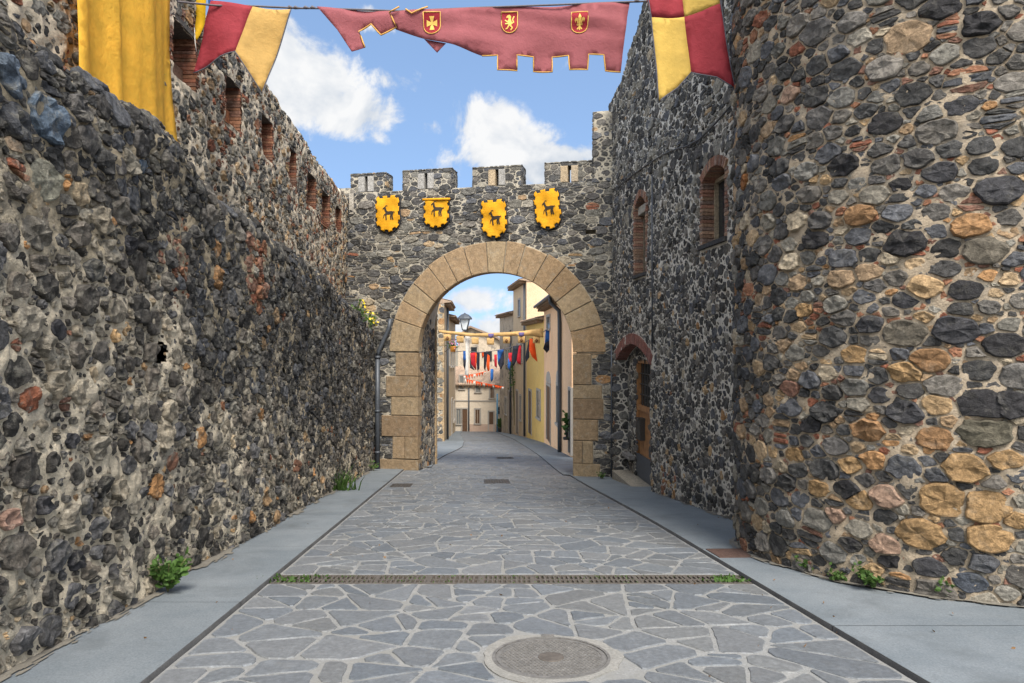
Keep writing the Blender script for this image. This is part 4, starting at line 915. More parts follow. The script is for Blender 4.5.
    for (px, y0, y1) in pipes:
        sa, z1 = at(px, y0); _, z0 = at(px, y1); mb = MB(); mb.tube([f(np.array(sa), np.array(q), np.array(.09)) for q in (z1, (z0 + z1) / 2, z0)], .065, 8)
        obj('downpipe', mb, PIPE, th_)
    return th_, f, at, wl

h, fR1, atR1, _ = house('town_house', 'pink rendered house just beyond the gate with an arched stone doorway', (2.14, 24.6), (1.72, 36.8), 7, 3.3, PINK,
    [('window', 547.3, 317, 550.3, 329), ('door', 547, 386, 550.8, 442), ('window', 557.2, 386, 560, 424), ('dark_door', 569.5, 391, 573, 455)], 1, pipes=())
mb = MB(); sa, z1 = atR1(562, 312); _, z0 = atR1(560.6, 452)
mb.tube([fR1(np.array(sa - .1), np.array(3.42), np.array(.5)), fR1(np.array(sa), np.array(3.2), np.array(.48)), fR1(np.array(sa), np.array(2.85), np.array(.12)), fR1(np.array(sa), np.array(2.4), np.array(.1)), fR1(np.array(sa), np.array(-1.), np.array(.1)), fR1(np.array(sa), np.array(z0 - .1), np.array(.1))], .085, 10)
obj('downpipe', mb, PIPE, h)
mb = MB(); mb.tube([fR1(np.array(q), np.array(3.44), np.array(.52)) for q in (0., 4., 8., 12.1)], .075, 8); obj('gutter', mb, PIPE, h)
# arched heads of the two doorways
mb = MB()
for (xa, xb, y_) in ((547, 550.8, 386), (557.2, 560, 386)):
    s0, z_ = atR1(xb, y_); s1, _ = atR1(xa, y_); c = (s0 + s1) / 2; hw = abs(s1 - s0) / 2 + .13; th = np.linspace(0, math.pi, 12)
    mb.prism([(c + hw * math.cos(t), z_ + .1 + .55 * math.sin(t)) for t in th], fR1, -.05, .045, .01)
obj('door_head', mb, DRESS, h)
house('town_house', 'low ochre yellow house between the pink house and the tall tan one', (1.72, 36.8), (.95, 44.8), 7, 2.75, YELL, [('window', 537.3, 391, 540.6, 418), ('door', 529, 391, 531.6, 434)], 1)
h3, f3, at3, _ = house('town_house', 'tall tan house whose cream gable rises above the yellow one', (.95, 44.8), (.1, 52), 8, 5.55, TAN, [('door', 516.5, 391, 518.3, 434), ('window', 520, 396, 521.2, 420), ('window', 517, 345, 519, 362), ('window', 521, 345, 522.4, 362), ('window', 518.5, 300, 520.5, 316)], 1, over=.5, pipes=[(525.6, 283, 436)])
house('town_house', 'weathered stone house curving into the end of the street on the right', (.1, 52), (-1.05, 58.8), 7, 3.7, OLDR, [('window', 506, 350, 508, 364), ('window', 505, 398, 507, 414), ('door', 509, 392, 511, 433)], 1, pipes=[(511.5, 330, 434)])
# left side
h1, f1, at1, _ = house('stone_house', 'old rubble stone house seen through the left of the arch, lantern on its corner', (-3.82, 38.5), (-4.22, 46), 6, 3.75, OLDR, [('window', 449, 350, 450.2, 364), ('door', 447.2, 398, 448.2, 438)], -1, pipes=[(446.2, 305, 440)])
mb = MB(); e_ = np.array([-1., 0.])
rubble(mb, lambda u, v, w: (-3.82 - u, 38.48 - w + 0 * u, v), 0, 3.0, -4.4, 3.7, rmax=.2, rmin=.06, asp=1.2, gap=.02, colour=lambda g, u, v, r: pick(g, (4, BASALT), (3, GREYS), (2, TANS)), seed=91, hgt=.25, NA=14, step=.08, bound=.02)
for z in np.arange(-4.5, 3.6, .45): mb.box(-3.9 - .25 * (int(z * 2.3) % 2), -3.80, z, z + .44, 38.0, 38.45, lambda a, b, w: (a, 76.92 - w + .0 * b - .02, b), .015, 1, np.array((.38, .28, .17)) * random.uniform(.85, 1.1))
obj('gable', mb, [MO_G, ST], h1)
house('town_house', 'tan house further down on the left side of the street', (-4.22, 46), (-4.95, 60), 6, 3.2, TAN, [('window', 450.6, 352, 451.8, 366), ('window', 453, 352, 454, 366), ('door', 451, 400, 452, 436), ('window', 453.2, 402, 454.2, 420)], -1)
# end of the street
he, fe, ate, _ = house('town_house', 'pale cream two storey house closing the end of the street', (-5.6, 61.2), (-.55, 60.6), 6, -2.35, CREAM,
    [('shutter_window', 460.2, 376, 463.6, 389), ('shutter_window', 476, 382, 480, 392), ('brown_window', 490.4, 387, 493.8, 398), ('shutter_window', 456.6, 409, 460.6, 424), ('door', 462.4, 409, 464.8, 433), ('brown_window', 475.4, 409.5, 479.6, 423.5), ('door', 489.2, 412, 493.4, 433), ('window', 498, 407, 500.4, 414)], -1, over=.3, ridge=1.5, pipes=[(469, 386, 432)])
mb = MB(); mb.box(.05, 5, -3.72, -3.6, -.05, .05, fe); obj('string_course', mb, DRESS, he)
mb = MB(); a, z = ate(470, 431); mb.box(a - .1, a + 3.6, z - .4, z + .62, -.05, .03, fe); obj('plinth', mb, m_two('pink_plinth', (.40, .29, .23), (.46, .35, .28), 2), he)
def solid(name, label, cat, pts, Y0, Y1, mat):
    mb = MB(); mb.prism(pts, lambda a, b, w: (a, w, b), Y0, Y1); return tag(obj(name, mb, mat), label, cat)
hb = thing('stone_house', 'grey brown stone house with a gable rising behind the cream one', 'house', (-3, 72, -7))
pp = [P(458, 440, 70), P(512, 440, 70), P(512, 350, 70), P(497, 339, 70), P(470, 328, 70), P(458, 336, 70)]
mb = MB(); mb.prism([(p[0], p[2]) for p in pp], lambda a, b, w: (a, w, b), 70, 82); obj('wall', mb, OLDR, hb)
mb = MB(); ln = [P(456, 338.5, 69.7), P(470, 327.5, 69.7), P(497, 338.5, 69.7), P(513, 351, 69.7)]
for p, q in zip(ln[:-1], ln[1:]):
    mb.prism([(p[0], p[2]), (q[0], q[2]), (q[0], q[2] + .2), (p[0], p[2] + .2)], lambda a, b, w: (a, w, b), 69.6, 82.2, 0, 0, (.26, .19, .14))
obj('roof', mb, TILE, hb)
mb = MB()
for (x, y) in ((474, 352), (489, 356)):
    p = P(x, y, 69.95); mb.box(p[0] - .3, p[0] + .3, p[2] - .5, p[2] + .5, 69.9, 70.1)
obj('window', mb, GLASS, hb)
solid('boundary_wall', 'low stone wall joining the cream house at the end of the street', 'wall', [(-.62, -7), (1.2, -7), (1.2, -1.2), (.2, -1.6), (-.62, -2.6)], 59.2, 59.9, OLDR)

# ------------------------------------------------------------------ cloth: banners, flags, shields
def ccw(p):
    p = np.asarray(p, float)
    if np.dot(p[:, 0], np.roll(p[:, 1], -1)) < np.dot(p[:, 1], np.roll(p[:, 0], -1)): p = p[::-1]
    return p
def inside(pts, poly):
    x, y = pts[:, 0], pts[:, 1]; r = np.zeros(len(pts), bool); n = len(poly)
    for k in range(n):
        a, b = poly[k], poly[(k + 1) % n]; c = (a[1] > y) != (b[1] > y)
        with np.errstate(divide='ignore', invalid='ignore'): r ^= c & (x < (b[0] - a[0]) * (y - a[1]) / (b[1] - a[1]) + a[0])
    return r
def cloth(mb, outline, f, mat=0, sp=.08, w=0., smooth=True, col=None):
    """fills any outline with small triangles so that it can hang in folds; f(a, b, w) places it"""
    p = ccw(outline); q = []
    for a, b in zip(p, np.roll(p, -1, 0)):
        m = max(1, int(np.linalg.norm(b - a) / sp))
        for k in range(m): q.append(a + (b - a) * k / m)
    q = np.array(q); lo, hi = q.min(0), q.max(0)
    gx, gy = np.meshgrid(np.arange(lo[0] + sp * .5, hi[0], sp), np.arange(lo[1] + sp * .5, hi[1], sp)); gi = np.stack([gx.ravel(), gy.ravel()], 1)
    gi = gi + np.random.default_rng(1).uniform(-.2, .2, gi.shape) * sp
    if len(gi):
        gi = gi[inside(gi, q)]
        if len(gi): dm = np.min(np.hypot(gi[:, None, 0] - q[None, :, 0], gi[:, None, 1] - q[None, :, 1]), axis=1); gi = gi[dm > sp * .45]
    allp = np.concatenate([q, gi]) if len(gi) else q
    vs, es, fs, _, _, _ = mgeo.delaunay_2d_cdt([Vector(x) for x in allp], [], [list(range(len(q)))], 1, 1e-6)
    vs = np.array([tuple(v) for v in vs]); fs = np.array([tuple(x) for x in fs if len(x) == 3], int)
    V = np.stack(f(vs[:, 0], vs[:, 1], np.full(len(vs), w)), -1)
    c = vs[fs].mean(1); fs = fs[inside(c, q)]; mb.add(V, fs, mat, smooth, col); return mb
def thick(o, t=.006):
    m = o.modifiers.new('thickness', 'SOLIDIFY'); m.thickness = t; m.offset = 0; return o
def pxs(Y, seq): return [(P(x, y, Y)[0], P(x, y, Y)[2]) for x, y in seq]
def strip(mb, pts, f, r, mat, w=.004):
    pts = np.array(pts); q = []
    for a, b in zip(pts[:-1], pts[1:]):
        m = max(1, int(np.linalg.norm(b - a) / .06)); q += [a + (b - a) * k / m for k in range(m)]
    q.append(pts[-1]); q = np.array(q); V = np.stack(f(q[:, 0], q[:, 1], np.full(len(q), w)), -1); mb.tube(V, r, 5, mat)

YEL = m_cloth('yellow_cloth', (.95, .62, .09), .5); YEL2 = m_cloth('bright_yellow_cloth', (.75, .48, .02), .4); OCH = m_cloth('ochre_cloth', (.55, .36, .12), .35)
CRIM = m_cloth('crimson_cloth', (.34, .045, .06), .35); ROSE = m_cloth('rose_cloth', (.36, .115, .13), .4, .08); GOLD = m_cloth('gold_trim', (.62, .36, .10), .2)
DRED = m_cloth('dark_red_cloth', (.27, .02, .03), .1); GOLDE = m_cloth('gold_thread', (.72, .48, .12), .1); NAVY = m_cloth('black_cloth', (.018, .02, .032), .1); BLUE = m_cloth('blue_cloth', (.03, .13, .42), .3); ORAN = m_cloth('orange_cloth', (.75, .10, .02), .35); REDC = m_cloth('red_cloth', (.50, .025, .04), .3)
TANC = m_cloth('tan_cloth', (.60, .40, .17), .35); WHC = m_cloth('white_cloth', (.72, .70, .66), .35); HEM = m_cloth('grey_hem', (.10, .10, .12), .1); ROPE = m_plain('rope', (.10, .09, .10), .8, 0, .3, 40); STRING = m_plain('white_string', (.7, .68, .64), .8, 0, .1, 40)

# --- large rose banner on a rope across the road
BY = 9.0
def fold_b(a, b):
    t = b - (1.6 + 341.5 / F * BY)
    return .05 * np.sin(a * 3.1 + 1.2 * b) * np.clip(-t * 1.3 + .15, 0, 1) + .035 * np.sin(a * 7.3 - 3.0 * b + 1.7) * np.clip(-t + .1, 0, 1) + .03 * vn2(a * 1.5, b * 5, 1.3, 201) + .018 * np.sin((b + .16 * a) * 26) * np.clip(1.0 + t * 1.2, 0, 1)
def fb(a, b, w): return a, BY + fold_b(a, b) - w, b + 0 * a
ban = thing('banner', 'wide rose banner with three small red and gold shields, hung across the road', 'banner', P(470, 5, BY))
main = [(390, 12.5), (420, 10), (480, 8), (540, 5.8), (600, 3.6), (630, 2), (627, 18), (624, 42), (620.3, 73), (605.5, 71), (603.7, 55), (588.4, 55), (587.5, 70.2), (569.5, 70), (568.6, 55), (552.5, 55), (552.5, 70.5), (533.6, 70), (533.6, 55.5), (517, 55.5), (517, 71), (497.6, 71), (497.6, 56), (482, 56), (455, 47), (423.5, 38), (396, 29), (392, 24)]
mb = MB(); cloth(mb, pxs(BY, main), fb, 0, .07)
flap = [(318, 8.5), (330, 8.8), (390, 12), (394, 20), (396.6, 28), (381, 35), (371, 24), (358.5, 30.5), (364.7, 47), (352, 52), (338, 31)]
fflap = lambda a, b, w: fb(a, b, w + .03 + .0 * a)
cloth(mb, pxs(BY, flap), fflap, 0, .07)
cloth(mb, pxs(BY, [(423.5, 37), (446, 44), (437, 52.5)]), lambda a, b, w: fb(a, b, w - .04), 0, .07)
thick(obj('cloth', mb, ROSE, ban), .006)
mb = MB(); strip(mb, pxs(BY, [(620.3, 73), (605.5, 71), (603.7, 55), (588.4, 55), (587.5, 70.2), (569.5, 70), (568.6, 55), (552.5, 55), (552.5, 70.5), (533.6, 70), (533.6, 55.5), (517, 55.5), (517, 71), (497.6, 71), (497.6, 56), (482, 56)]), fb, .0095, 0)
strip(mb, pxs(BY, [(406, 10.5), (412, 14.5), (428, 7.5)]), lambda a, b, w: fb(a, b, w + .012), .011, 0)
strip(mb, pxs(BY, [(364.7, 47), (358.5, 30.5), (371, 24), (381, 35), (396.6, 28), (390, 13.5), (400, 9)]), lambda a, b, w: fflap(a, b, w + .004), .011, 0)
obj('trim', mb, GOLD, ban)
def shield_pts(cx, cy, w, h): return [(cx - w / 2, cy - h / 2), (cx + w / 2, cy - h / 2)] + [(cx + w / 2 * math.cos(t) if t > .0 else cx + w / 2, cy + h * .12 + h * .38 * math.sin(t)) for t in np.linspace(0, math.pi, 9)]
def emblem(cx, cy, w, h, kind):
    mb = MB(); q = pxs(BY, shield_pts(cx, cy, w, h)); cloth(mb, q, fb, 0, .05, .009); strip(mb, q + [q[0]], fb, .006, 1, .012)
    def U(seq): return pxs(BY, [(cx + x * w / 2, cy - y * h / 2) for x, y in seq])
    if kind == 'cross':
        arm = [(-.10, .08), (-.30, .62), (.30, .62), (.10, .08)]
        for k in range(4):
            c_, s_ = math.cos(k * math.pi / 2), math.sin(k * math.pi / 2); cloth(mb, U([(x * c_ - y * s_, (x * s_ + y * c_)) for x, y in arm]), fb, 1, .05, .014)
        cloth(mb, U([(-.14, -.14), (.14, -.14), (.14, .14), (-.14, .14)]), fb, 1, .05, .016)
    elif kind == 'lion':
        for poly in ([(-.15, -.25), (.2, -.35), (.3, .0), (.15, .35), (-.1, .4), (-.25, .1)], [(-.1, .3), (.15, .3), (.2, .62), (.0, .78), (-.3, .7), (-.42, .5), (-.15, .5)], [(-.2, .1), (-.55, .3), (-.6, .18), (-.25, -.02)], [(-.18, -.05), (-.55, -.1), (-.55, -.22), (-.15, -.2)],
                     [(.2, -.3), (.45, -.55), (.2, -.8), (.08, -.72), (.25, -.55), (.0, -.35)], [(-.1, -.2), (-.35, -.55), (-.5, -.6), (-.5, -.7), (-.25, -.66), (.05, -.3)], [(.25, -.2), (.6, .0), (.45, .3), (.65, .6), (.5, .65), (.3, .3), (.42, .05), (.2, -.1)]):
            cloth(mb, U(poly), fb, 1, .05, .014)
    else:
        for poly in ([(0, .82), (.2, .4), (.1, -.1), (.12, -.55), (0, -.72), (-.12, -.55), (-.1, -.1), (-.2, .4)], [(.14, -.05), (.25, .3), (.48, .38), (.62, .2), (.5, -.05), (.46, .12), (.34, .1), (.22, -.2)], [(-.14, -.05), (-.25, .3), (-.48, .38), (-.62, .2), (-.5, -.05), (-.46, .12), (-.34, .1), (-.22, -.2)], [(-.35, -.12), (.35, -.12), (.35, -.25), (-.35, -.25)],
                     [(.1, -.3), (.35, -.55), (.25, -.62), (.1, -.5)], [(-.1, -.3), (-.35, -.55), (-.25, -.62), (-.1, -.5)]):
            cloth(mb, U(poly), fb, 1, .05, .014 + .0006 * len(poly))
    return obj('shield_badge', mb, [DRED, GOLDE], ban)
emblem(432, 23.5, 17, 20.5, 'cross'); emblem(509.5, 22, 16, 21, 'lion'); emblem(579.5, 23, 16, 20.5, 'fleur')
mb = MB(); rp = [P(80, -8, 8.0), P(216, 5.5, 8.55), P(252, 6.0, 8.8), (P(290, 7.8, BY)), P(300, 8.2, BY), P(318, 8.3, BY), P(400, 11, BY), P(480, 7.6, BY), P(560, 4.6, BY), P(630, 1.8, BY), P(640, 1.5, BY), P(700, -2, 9.5)]
mb.tube(np.array(rp), .012, 6)
for q in ((290, 8), (296, 8.3), (306, 8.3), (313, 8.2), (637, 1.6)):
    p = P(*q, BY); mb.tube([(p[0] - .035, p[1], p[2]), (p[0] - .01, p[1], p[2] + .012), (p[0] + .035, p[1], p[2])], [.012, .024, .012], 6)
tag(obj('rope', mb, ROPE), 'knotted dark rope carrying the rose banner between the walls', 'rope')

# --- red and yellow swallow-tailed flag beside the banner
FY = 8.7
def ff(a, b, w): return a, FY + .06 * np.sin(a * 6 + b * 1.3) + .03 * vn2(a * 2, b * 2, 1.4, 211) + .16 * (a + 3.2) - w, b + 0 * a
fl = thing('flag', 'crimson and ochre swallow-tailed flag hanging left of the rose banner', 'flag', P(250, 8, FY))
mb = MB(); cloth(mb, pxs(FY, [(215.5, 6), (252.5, 6.3), (238.5, 55), (224, 60), (210, 68), (195.5, 75), (202, 50), (209, 26)]), ff, 0, .07)
cloth(mb, pxs(FY, [(252.5, 6.3), (290, 7.6), (279, 40), (271, 64), (262, 93), (252, 76), (238.5, 55)]), ff, 1, .07); thick(obj('cloth', mb, [CRIM, OCH], fl))
mb = MB(); strip(mb, pxs(FY, [(290, 7.6), (279, 40), (271, 64), (262, 93), (252, 76), (238.5, 55), (224, 60), (210, 68), (195.5, 75)]), ff, .008, 0); obj('hem', mb, HEM, fl)
# --- quartered flag by the tower
QY = 8.3
def fq(a, b, w): return a, QY + .05 * np.sin(a * 7 + b * 1.1) + .03 * vn2(a * 2, b * 2, 1.4, 215) - w, b + 0 * a
fl = thing('flag', 'quartered crimson and yellow swallow-tailed flag hanging beside the round tower', 'flag', P(686, -20, QY))
mb = MB(); YOL = m_cloth('pale_yellow_cloth', (.62, .44, .11), .35)
cloth(mb, pxs(QY, [(641, -34), (680, -34), (685.5, 14.5), (668, 17), (650.5, 18.5), (646, 0)]), fq, 0, .07); cloth(mb, pxs(QY, [(680, -34), (713, -36), (718, 6.5), (702, 11.5), (685.5, 14.5)]), fq, 1, .07)
cloth(mb, pxs(QY, [(650.5, 18.5), (668, 17), (685.5, 14.5), (692.5, 70.5), (678, 87), (658, 102), (656, 70)]), fq, 1, .07); cloth(mb, pxs(QY, [(685.5, 14.5), (702, 11.5), (718, 6.5), (724, 40), (734, 90.5), (716, 78), (692.5, 70.5)]), fq, 0, .07)
thick(obj('cloth', mb, [CRIM, YOL], fl)); mb = MB(); strip(mb, pxs(QY, [(641, -34), (650.5, 18.5), (656, 70), (658, 102), (678, 87), (692.5, 70.5), (716, 78), (734, 90.5), (724, 40), (713, -36)]), fq, .008, 0); obj('hem', mb, HEM, fl)
mb = MB(); mb.tube([P(600, -30, QY), P(641, -34, QY), P(680, -35, QY), P(713, -37, QY), P(742, -40, 8.6)], .012, 6); tag(obj('rope', mb, ROPE), 'thin dark rope from which the quartered flag hangs', 'rope')

# --- long yellow cloth on the left parapet, a narrow strip, and tangled string
def fy(a, b, w):
    amp = np.clip((7.6 - b) / 3, 0.1, 1); return fup(a, b, .10 + w + .05 * amp * np.sin(a * 5.2 + .9) + .13 * amp * np.exp(-((a - 6.62 - .05 * (6 - b)) / .13) ** 2) + .012 * amp * np.sin(a * 19 + b) + .05 * vn2(a * 3, b * .5, 1, 221))
yp = [(6.02, 3.3), (6.00, 5.0), (5.98, 6.35), (6.5, 6.35), (7.1, 6.3), (7.7, 6.3), (8.0, 6.25), (8.02, 5), (8.10, 4.4), (8.45, 3.3), (7.2, 3.3)]
mb = MB(); cloth(mb, yp, fy, 0, .08); yo = obj('hanging_cloth', mb, YEL, None, P(120, 60, 7.2)); thick(yo, .006); tag(yo, 'long plain yellow cloth hanging down behind the ledge of the left wall', 'cloth')
def fs_(a, b, w): return a, 8.95 + .03 * np.sin(b * 9) + .03 * np.sin(a * 20) - w, b + 0 * a
mb = MB(); cloth(mb, pxs(8.95, [(196, -30), (207, -30), (206, 0), (203, 21), (198, 41), (194, 38), (196, 15)]), fs_, 0, .05); cloth(mb, pxs(8.95, [(209, -30), (213, -30), (214.5, 4), (211, 14), (208.5, 9)]), fs_, 1, .05)
so = obj('pennant', mb, [YEL2, BLUE]); thick(so, .005); tag(so, 'narrow torn bright yellow pennant with a blue end under the rope', 'pennant')
mb = MB(); g = np.random.default_rng(77)
for k in range(9):
    a = np.array(P(g.uniform(181, 188), g.uniform(-6, 6), 8.9)); e_ = np.array(P(g.uniform(178, 192), g.uniform(18, 34), 8.9)); m_ = (a + e_) / 2 + g.normal(0, .06, 3)
    t = np.linspace(0, 1, 12)[:, None]; mb.tube((1 - t) ** 2 * a + 2 * t * (1 - t) * m_ + t * t * e_, .006, 4)
p = P(183.5, 32, 8.9); mb.lathe([(.005, -.04), (.035, -.02), (.04, .01), (.02, .04), (.004, .05)], p, 10)
mb.tube([P(190, -10, 8.9), P(194, 20, 8.92), P(195, 42, 8.9), P(196.5, 52, 8.9)], .006, 4)
tag(obj('string_tangle', mb, STRING), 'tangle of loose white string left of the narrow yellow pennant', 'string')
mb = MB(); mb.tube([P(751, -20, 7.9), P(751.5, 8, 7.9), P(753, 24, 7.85), P(752, 38, 7.8)], .008, 5); tag(obj('string', mb, STRING), 'white string end hanging on the edge of the round tower', 'string')

# --- four heraldic cloth shields on the gate
GANG = -math.atan(GS)
def fl_(a, b, w): return a, -w + 0 * a, b
SHY = m_cloth('shield_yellow', (.72, .35, .014), .2, .25); SHP = m_plain('black_board', (.014, .014, .016), .6, 0, .2, 10)
GOATC = m_cloth('black_applique', (.035, .026, .018), .05)
def heraldic(label, x0, y0, x1, y1, tilt, folded=False, seed=0):
    xc, yc = (x0 + x1) / 2, (y0 + y1) / 2; a0, _ = g_px(x0, yc); a1, _ = g_px(x1, yc); ac, zc = g_px(xc, yc); Wd = a1 - a0; t = (xc - 512) / F; Yc = GY - GS * (t * GY / (1 + GS * t)); Hd = (y1 - y0) / F * Yc
    root = thing('heraldic_shield', label, 'shield', (0, 0, 0), 'yellow cloth shields on the gate')
    def outline(w, h, n=26):
        q = [(-w * .42, h / 2), (w * .42, h / 2), (w * .5, h * .32), (w * .47, 0.1 * h), (w * .5, -.12 * h)] + [(w * .5 * math.cos(t), -.14 * h - h * .36 * math.sin(t)) for t in np.linspace(.15, math.pi - .15, 9)] + [(-w * .5, -.12 * h), (-w * .47, .1 * h), (-w * .5, h * .32)]
        return np.array(q)
    g = np.random.default_rng(seed)
    bo = outline(Wd, Hd); mb = MB(); mb.prism(bo[::-1], fl_, .02, .045, .008); obj('backing_board', mb, SHP, root)
    ci = ccw(outline(Wd * .95, Hd * .965)); seg = np.linalg.norm(np.roll(ci, -1, 0) - ci, axis=1); cum = np.concatenate([[0], np.cumsum(seg)]); nt = 12; per = cum[-1]
    def pt(s_):
        s_ %= per; k = np.searchsorted(cum, s_, 'right') - 1; k = min(k, len(ci) - 1); return ci[k] + (ci[(k + 1) % len(ci)] - ci[k]) * (s_ - cum[k]) / seg[k]
    poly = []
    for k in range(nt):
        s0 = per * k / nt + .03 * Wd; s1 = s0 + per / nt * .55; s2 = per * (k + 1) / nt + .03 * Wd
        poly += [pt(s0), pt((s0 + s1) / 2), pt(s1), pt(s1) * .88, pt((s1 + s2) / 2) * .88, pt(s2) * .88]
    poly = np.array(poly); top = 9
    if folded: poly[:, 1] = np.minimum(poly[:, 1], Hd * .44)
    ph = g.uniform(0, 6)
    def fc(a, b, w): return a, -(.092 + w + .016 * np.sin(a * 9 + b * 5 + ph) + .018 * vn2(a, b, 4, seed)), b + 0 * a
    mb = MB(); cloth(mb, poly, fc, 0, .035)
    if folded: mb.tube([(-Wd * .5, -.10, Hd * .47), (0, -.10, Hd * .475), (Wd * .5, -.10, Hd * .47)], .035, 8)
    thick(obj('cloth', mb, SHY, root), .005)
    sc = Wd * .255; oy = Hd * (.02 if not folded else .14)
    beast = [[(-.30, .30), (.0, .24), (.45, .26), (.72, .20), (.78, .02), (.66, -.12), (.30, -.14), (-.05, -.18), (-.34, -.18), (-.42, .08)],
             [(-.42, .0), (-.22, .24), (-.36, .55), (-.40, .78), (-.58, .84), (-.86, .62), (-.84, .54), (-.60, .58), (-.62, .40)],
             [(-.56, .80), (-.42, 1.02), (-.18, 1.0), (-.10, .84), (-.22, .92), (-.38, .92), (-.46, .78)], [(-.84, .58), (-.80, .36), (-.74, .56)],
             [(-.36, -.02), (-.22, -.06), (-.30, -.36), (-.24, -.86), (-.44, -.86), (-.50, -.30)], [(-.42, .06), (-.34, -.08), (-.62, -.28), (-.72, -.62), (-.82, -.60), (-.72, -.20)],
             [(.52, .10), (.74, .0), (.62, -.36), (.72, -.86), (.54, -.86), (.42, -.30)], [(.36, .0), (.54, -.08), (.40, -.38), (.44, -.84), (.28, -.84), (.20, -.36)], [(.70, .16), (.92, .24), (.98, .0), (.90, .02), (.86, .14), (.72, .04)]]
    mb = MB()
    for k, po in enumerate(beast): cloth(mb, [(x * sc + .04 * Wd, y * sc * 1.12 + oy) for x, y in po], fc, 0, .05, .012 + .0008 * k)
    obj('beast_emblem', mb, GOATC, root)
    x, y, z = fg(np.array(ac), np.array(zc), np.array(.03)); root.location = (float(x), float(y), float(z)); root.rotation_euler = (0, tilt, GANG)
    return root
heraldic('yellow cloth shield with a black goat, leftmost on the gate under the end merlon', 376.5, 196, 402, 233.5, R(-1), False, 1)
heraldic('short yellow cloth shield with its top folded over a rod', 424, 199.5, 451, 229, R(1), True, 2)
heraldic('yellow cloth shield with a black goat hung lowest, right above the arch crown', 481.5, 200, 508.5, 239.5, R(-4), False, 3)
heraldic('yellow cloth shield with a black goat, tilted, rightmost under the last merlon', 534.5, 189.5, 562, 230.5, R(-7), False, 4)

# --- flags and banners over the far street
def far_flag(label, cat, Y, parts, mats, seed=0, name='flag', sp=.22, th_=.012):
    fx_ = lambda a, b, w: (a, Y + .10 * np.sin(a * 4 + seed) + .05 * np.sin(b * 3 + a * 9 + seed) - w, b + 0 * a)
    mb = MB()
    for po, m in parts: cloth(mb, pxs(Y, po), fx_, m, sp)
    o = obj(name, mb, mats); thick(o, th_); return tag(o, label, cat, None)
far_flag('small blue over black flag beside the white streamer', 'flag', 37.5, [([(463.2, 351), (468, 351), (467.6, 360.5), (463.2, 360)], 0), ([(463.2, 360), (467.6, 360.5), (467, 366), (465, 370), (463.4, 366)], 1)], [BLUE, NAVY], 1)
far_flag('orange flag with black edges, left of the narrow black and orange one', 'flag', 37.5, [([(470.2, 353), (475.2, 352.5), (475.6, 370), (471, 364)], 0), ([(470, 354), (471, 364), (475, 370.5), (470, 368)], 1), ([(476.8, 352.5), (479.6, 352.5), (479.4, 369), (477.4, 371), (476.4, 362)], 1), ([(475.2, 352.5), (476.8, 352.5), (476.4, 362), (476.2, 370), (475.6, 370)], 2)], [REDC, NAVY, ORAN], 2)
far_flag('black flag with an orange right half in the middle of the row', 'flag', 37.5, [([(481.4, 352.5), (484, 352), (483.8, 357), (482.4, 358.5)], 0), ([(484, 352), (487.6, 352), (486.6, 362), (485.2, 371), (483.8, 368)], 1), ([(487.6, 354), (489.8, 356), (489.6, 370), (488, 371.5), (486.4, 366)], 0)], [ORAN, NAVY], 3)
far_flag('blue and black pointed flag with a red strip behind it', 'flag', 37.0, [([(497.2, 349.8), (504, 348.8), (500.6, 358), (498, 364)], 0), ([(504, 348.8), (503.8, 364), (500.8, 370), (498, 364), (500.6, 358)], 1), ([(494.2, 354.5), (496.8, 354.5), (497, 368), (494.4, 366)], 2)], [BLUE, NAVY, REDC], 4)
far_flag('black flag with a bright red right side', 'flag', 36.5, [([(513, 346), (519, 345.3), (516.6, 360), (513, 367.5), (511.6, 358)], 0), ([(519, 345.3), (521.2, 346), (520.8, 365), (517.4, 363), (516.6, 360)], 1), ([(508.4, 353), (512, 352.6), (511.6, 362), (509, 362)], 1), ([(508.2, 358), (510.6, 362), (509.6, 370.5), (507.6, 367)], 2)], [NAVY, REDC, BLUE], 5)
far_flag('bright orange flag with a black left side beside the yellow house', 'flag', 35.5, [([(529.6, 338.6), (534, 338.6), (537.4, 361.8), (532, 357), (529, 350)], 0), ([(528.4, 341), (529.6, 340), (529, 350), (529.4, 357), (526, 362.4), (525.4, 357)], 1)], [ORAN, NAVY], 6)
far_flag('blue over black flag hanging nearest to the pink house', 'flag', 33.5, [([(545.8, 330.5), (554.2, 328), (552.6, 338), (548.5, 341), (545, 343)], 0), ([(545, 343), (548.5, 341), (552.6, 338), (551.6, 347), (547, 353), (543.2, 348.6)], 1)], [BLUE, NAVY], 7)
far_flag('small red and yellow striped flag on the pink house wall by the pier', 'flag', 26.0, [([(571, 335), (572.6, 338), (572.9, 350), (572, 363), (569.2, 362), (569.4, 352), (570.2, 345)], 0)] + [([(570.2 - .6 * k / 5 + .1, 339 + 4.6 * k), (572.7, 337.5 + 4.6 * k), (572.8, 339.6 + 4.6 * k), (569.9 - .4 * k / 5, 341.2 + 4.6 * k)], 1) for k in range(5)], [YEL2, REDC], 8, sp=.3)
mb = MB(); mb.tube([P(455, 352, 38), P(463, 351, 37.5), P(480, 352.5, 37.5), P(500, 350, 37), P(519, 345.3, 36.5), P(532, 338.6, 35.5), P(545.8, 330.4, 33.5), P(556, 326, 32.4)], .02, 5); tag(obj('rope', mb, ROPE), 'thin rope across the street carrying the small coloured flags', 'rope')
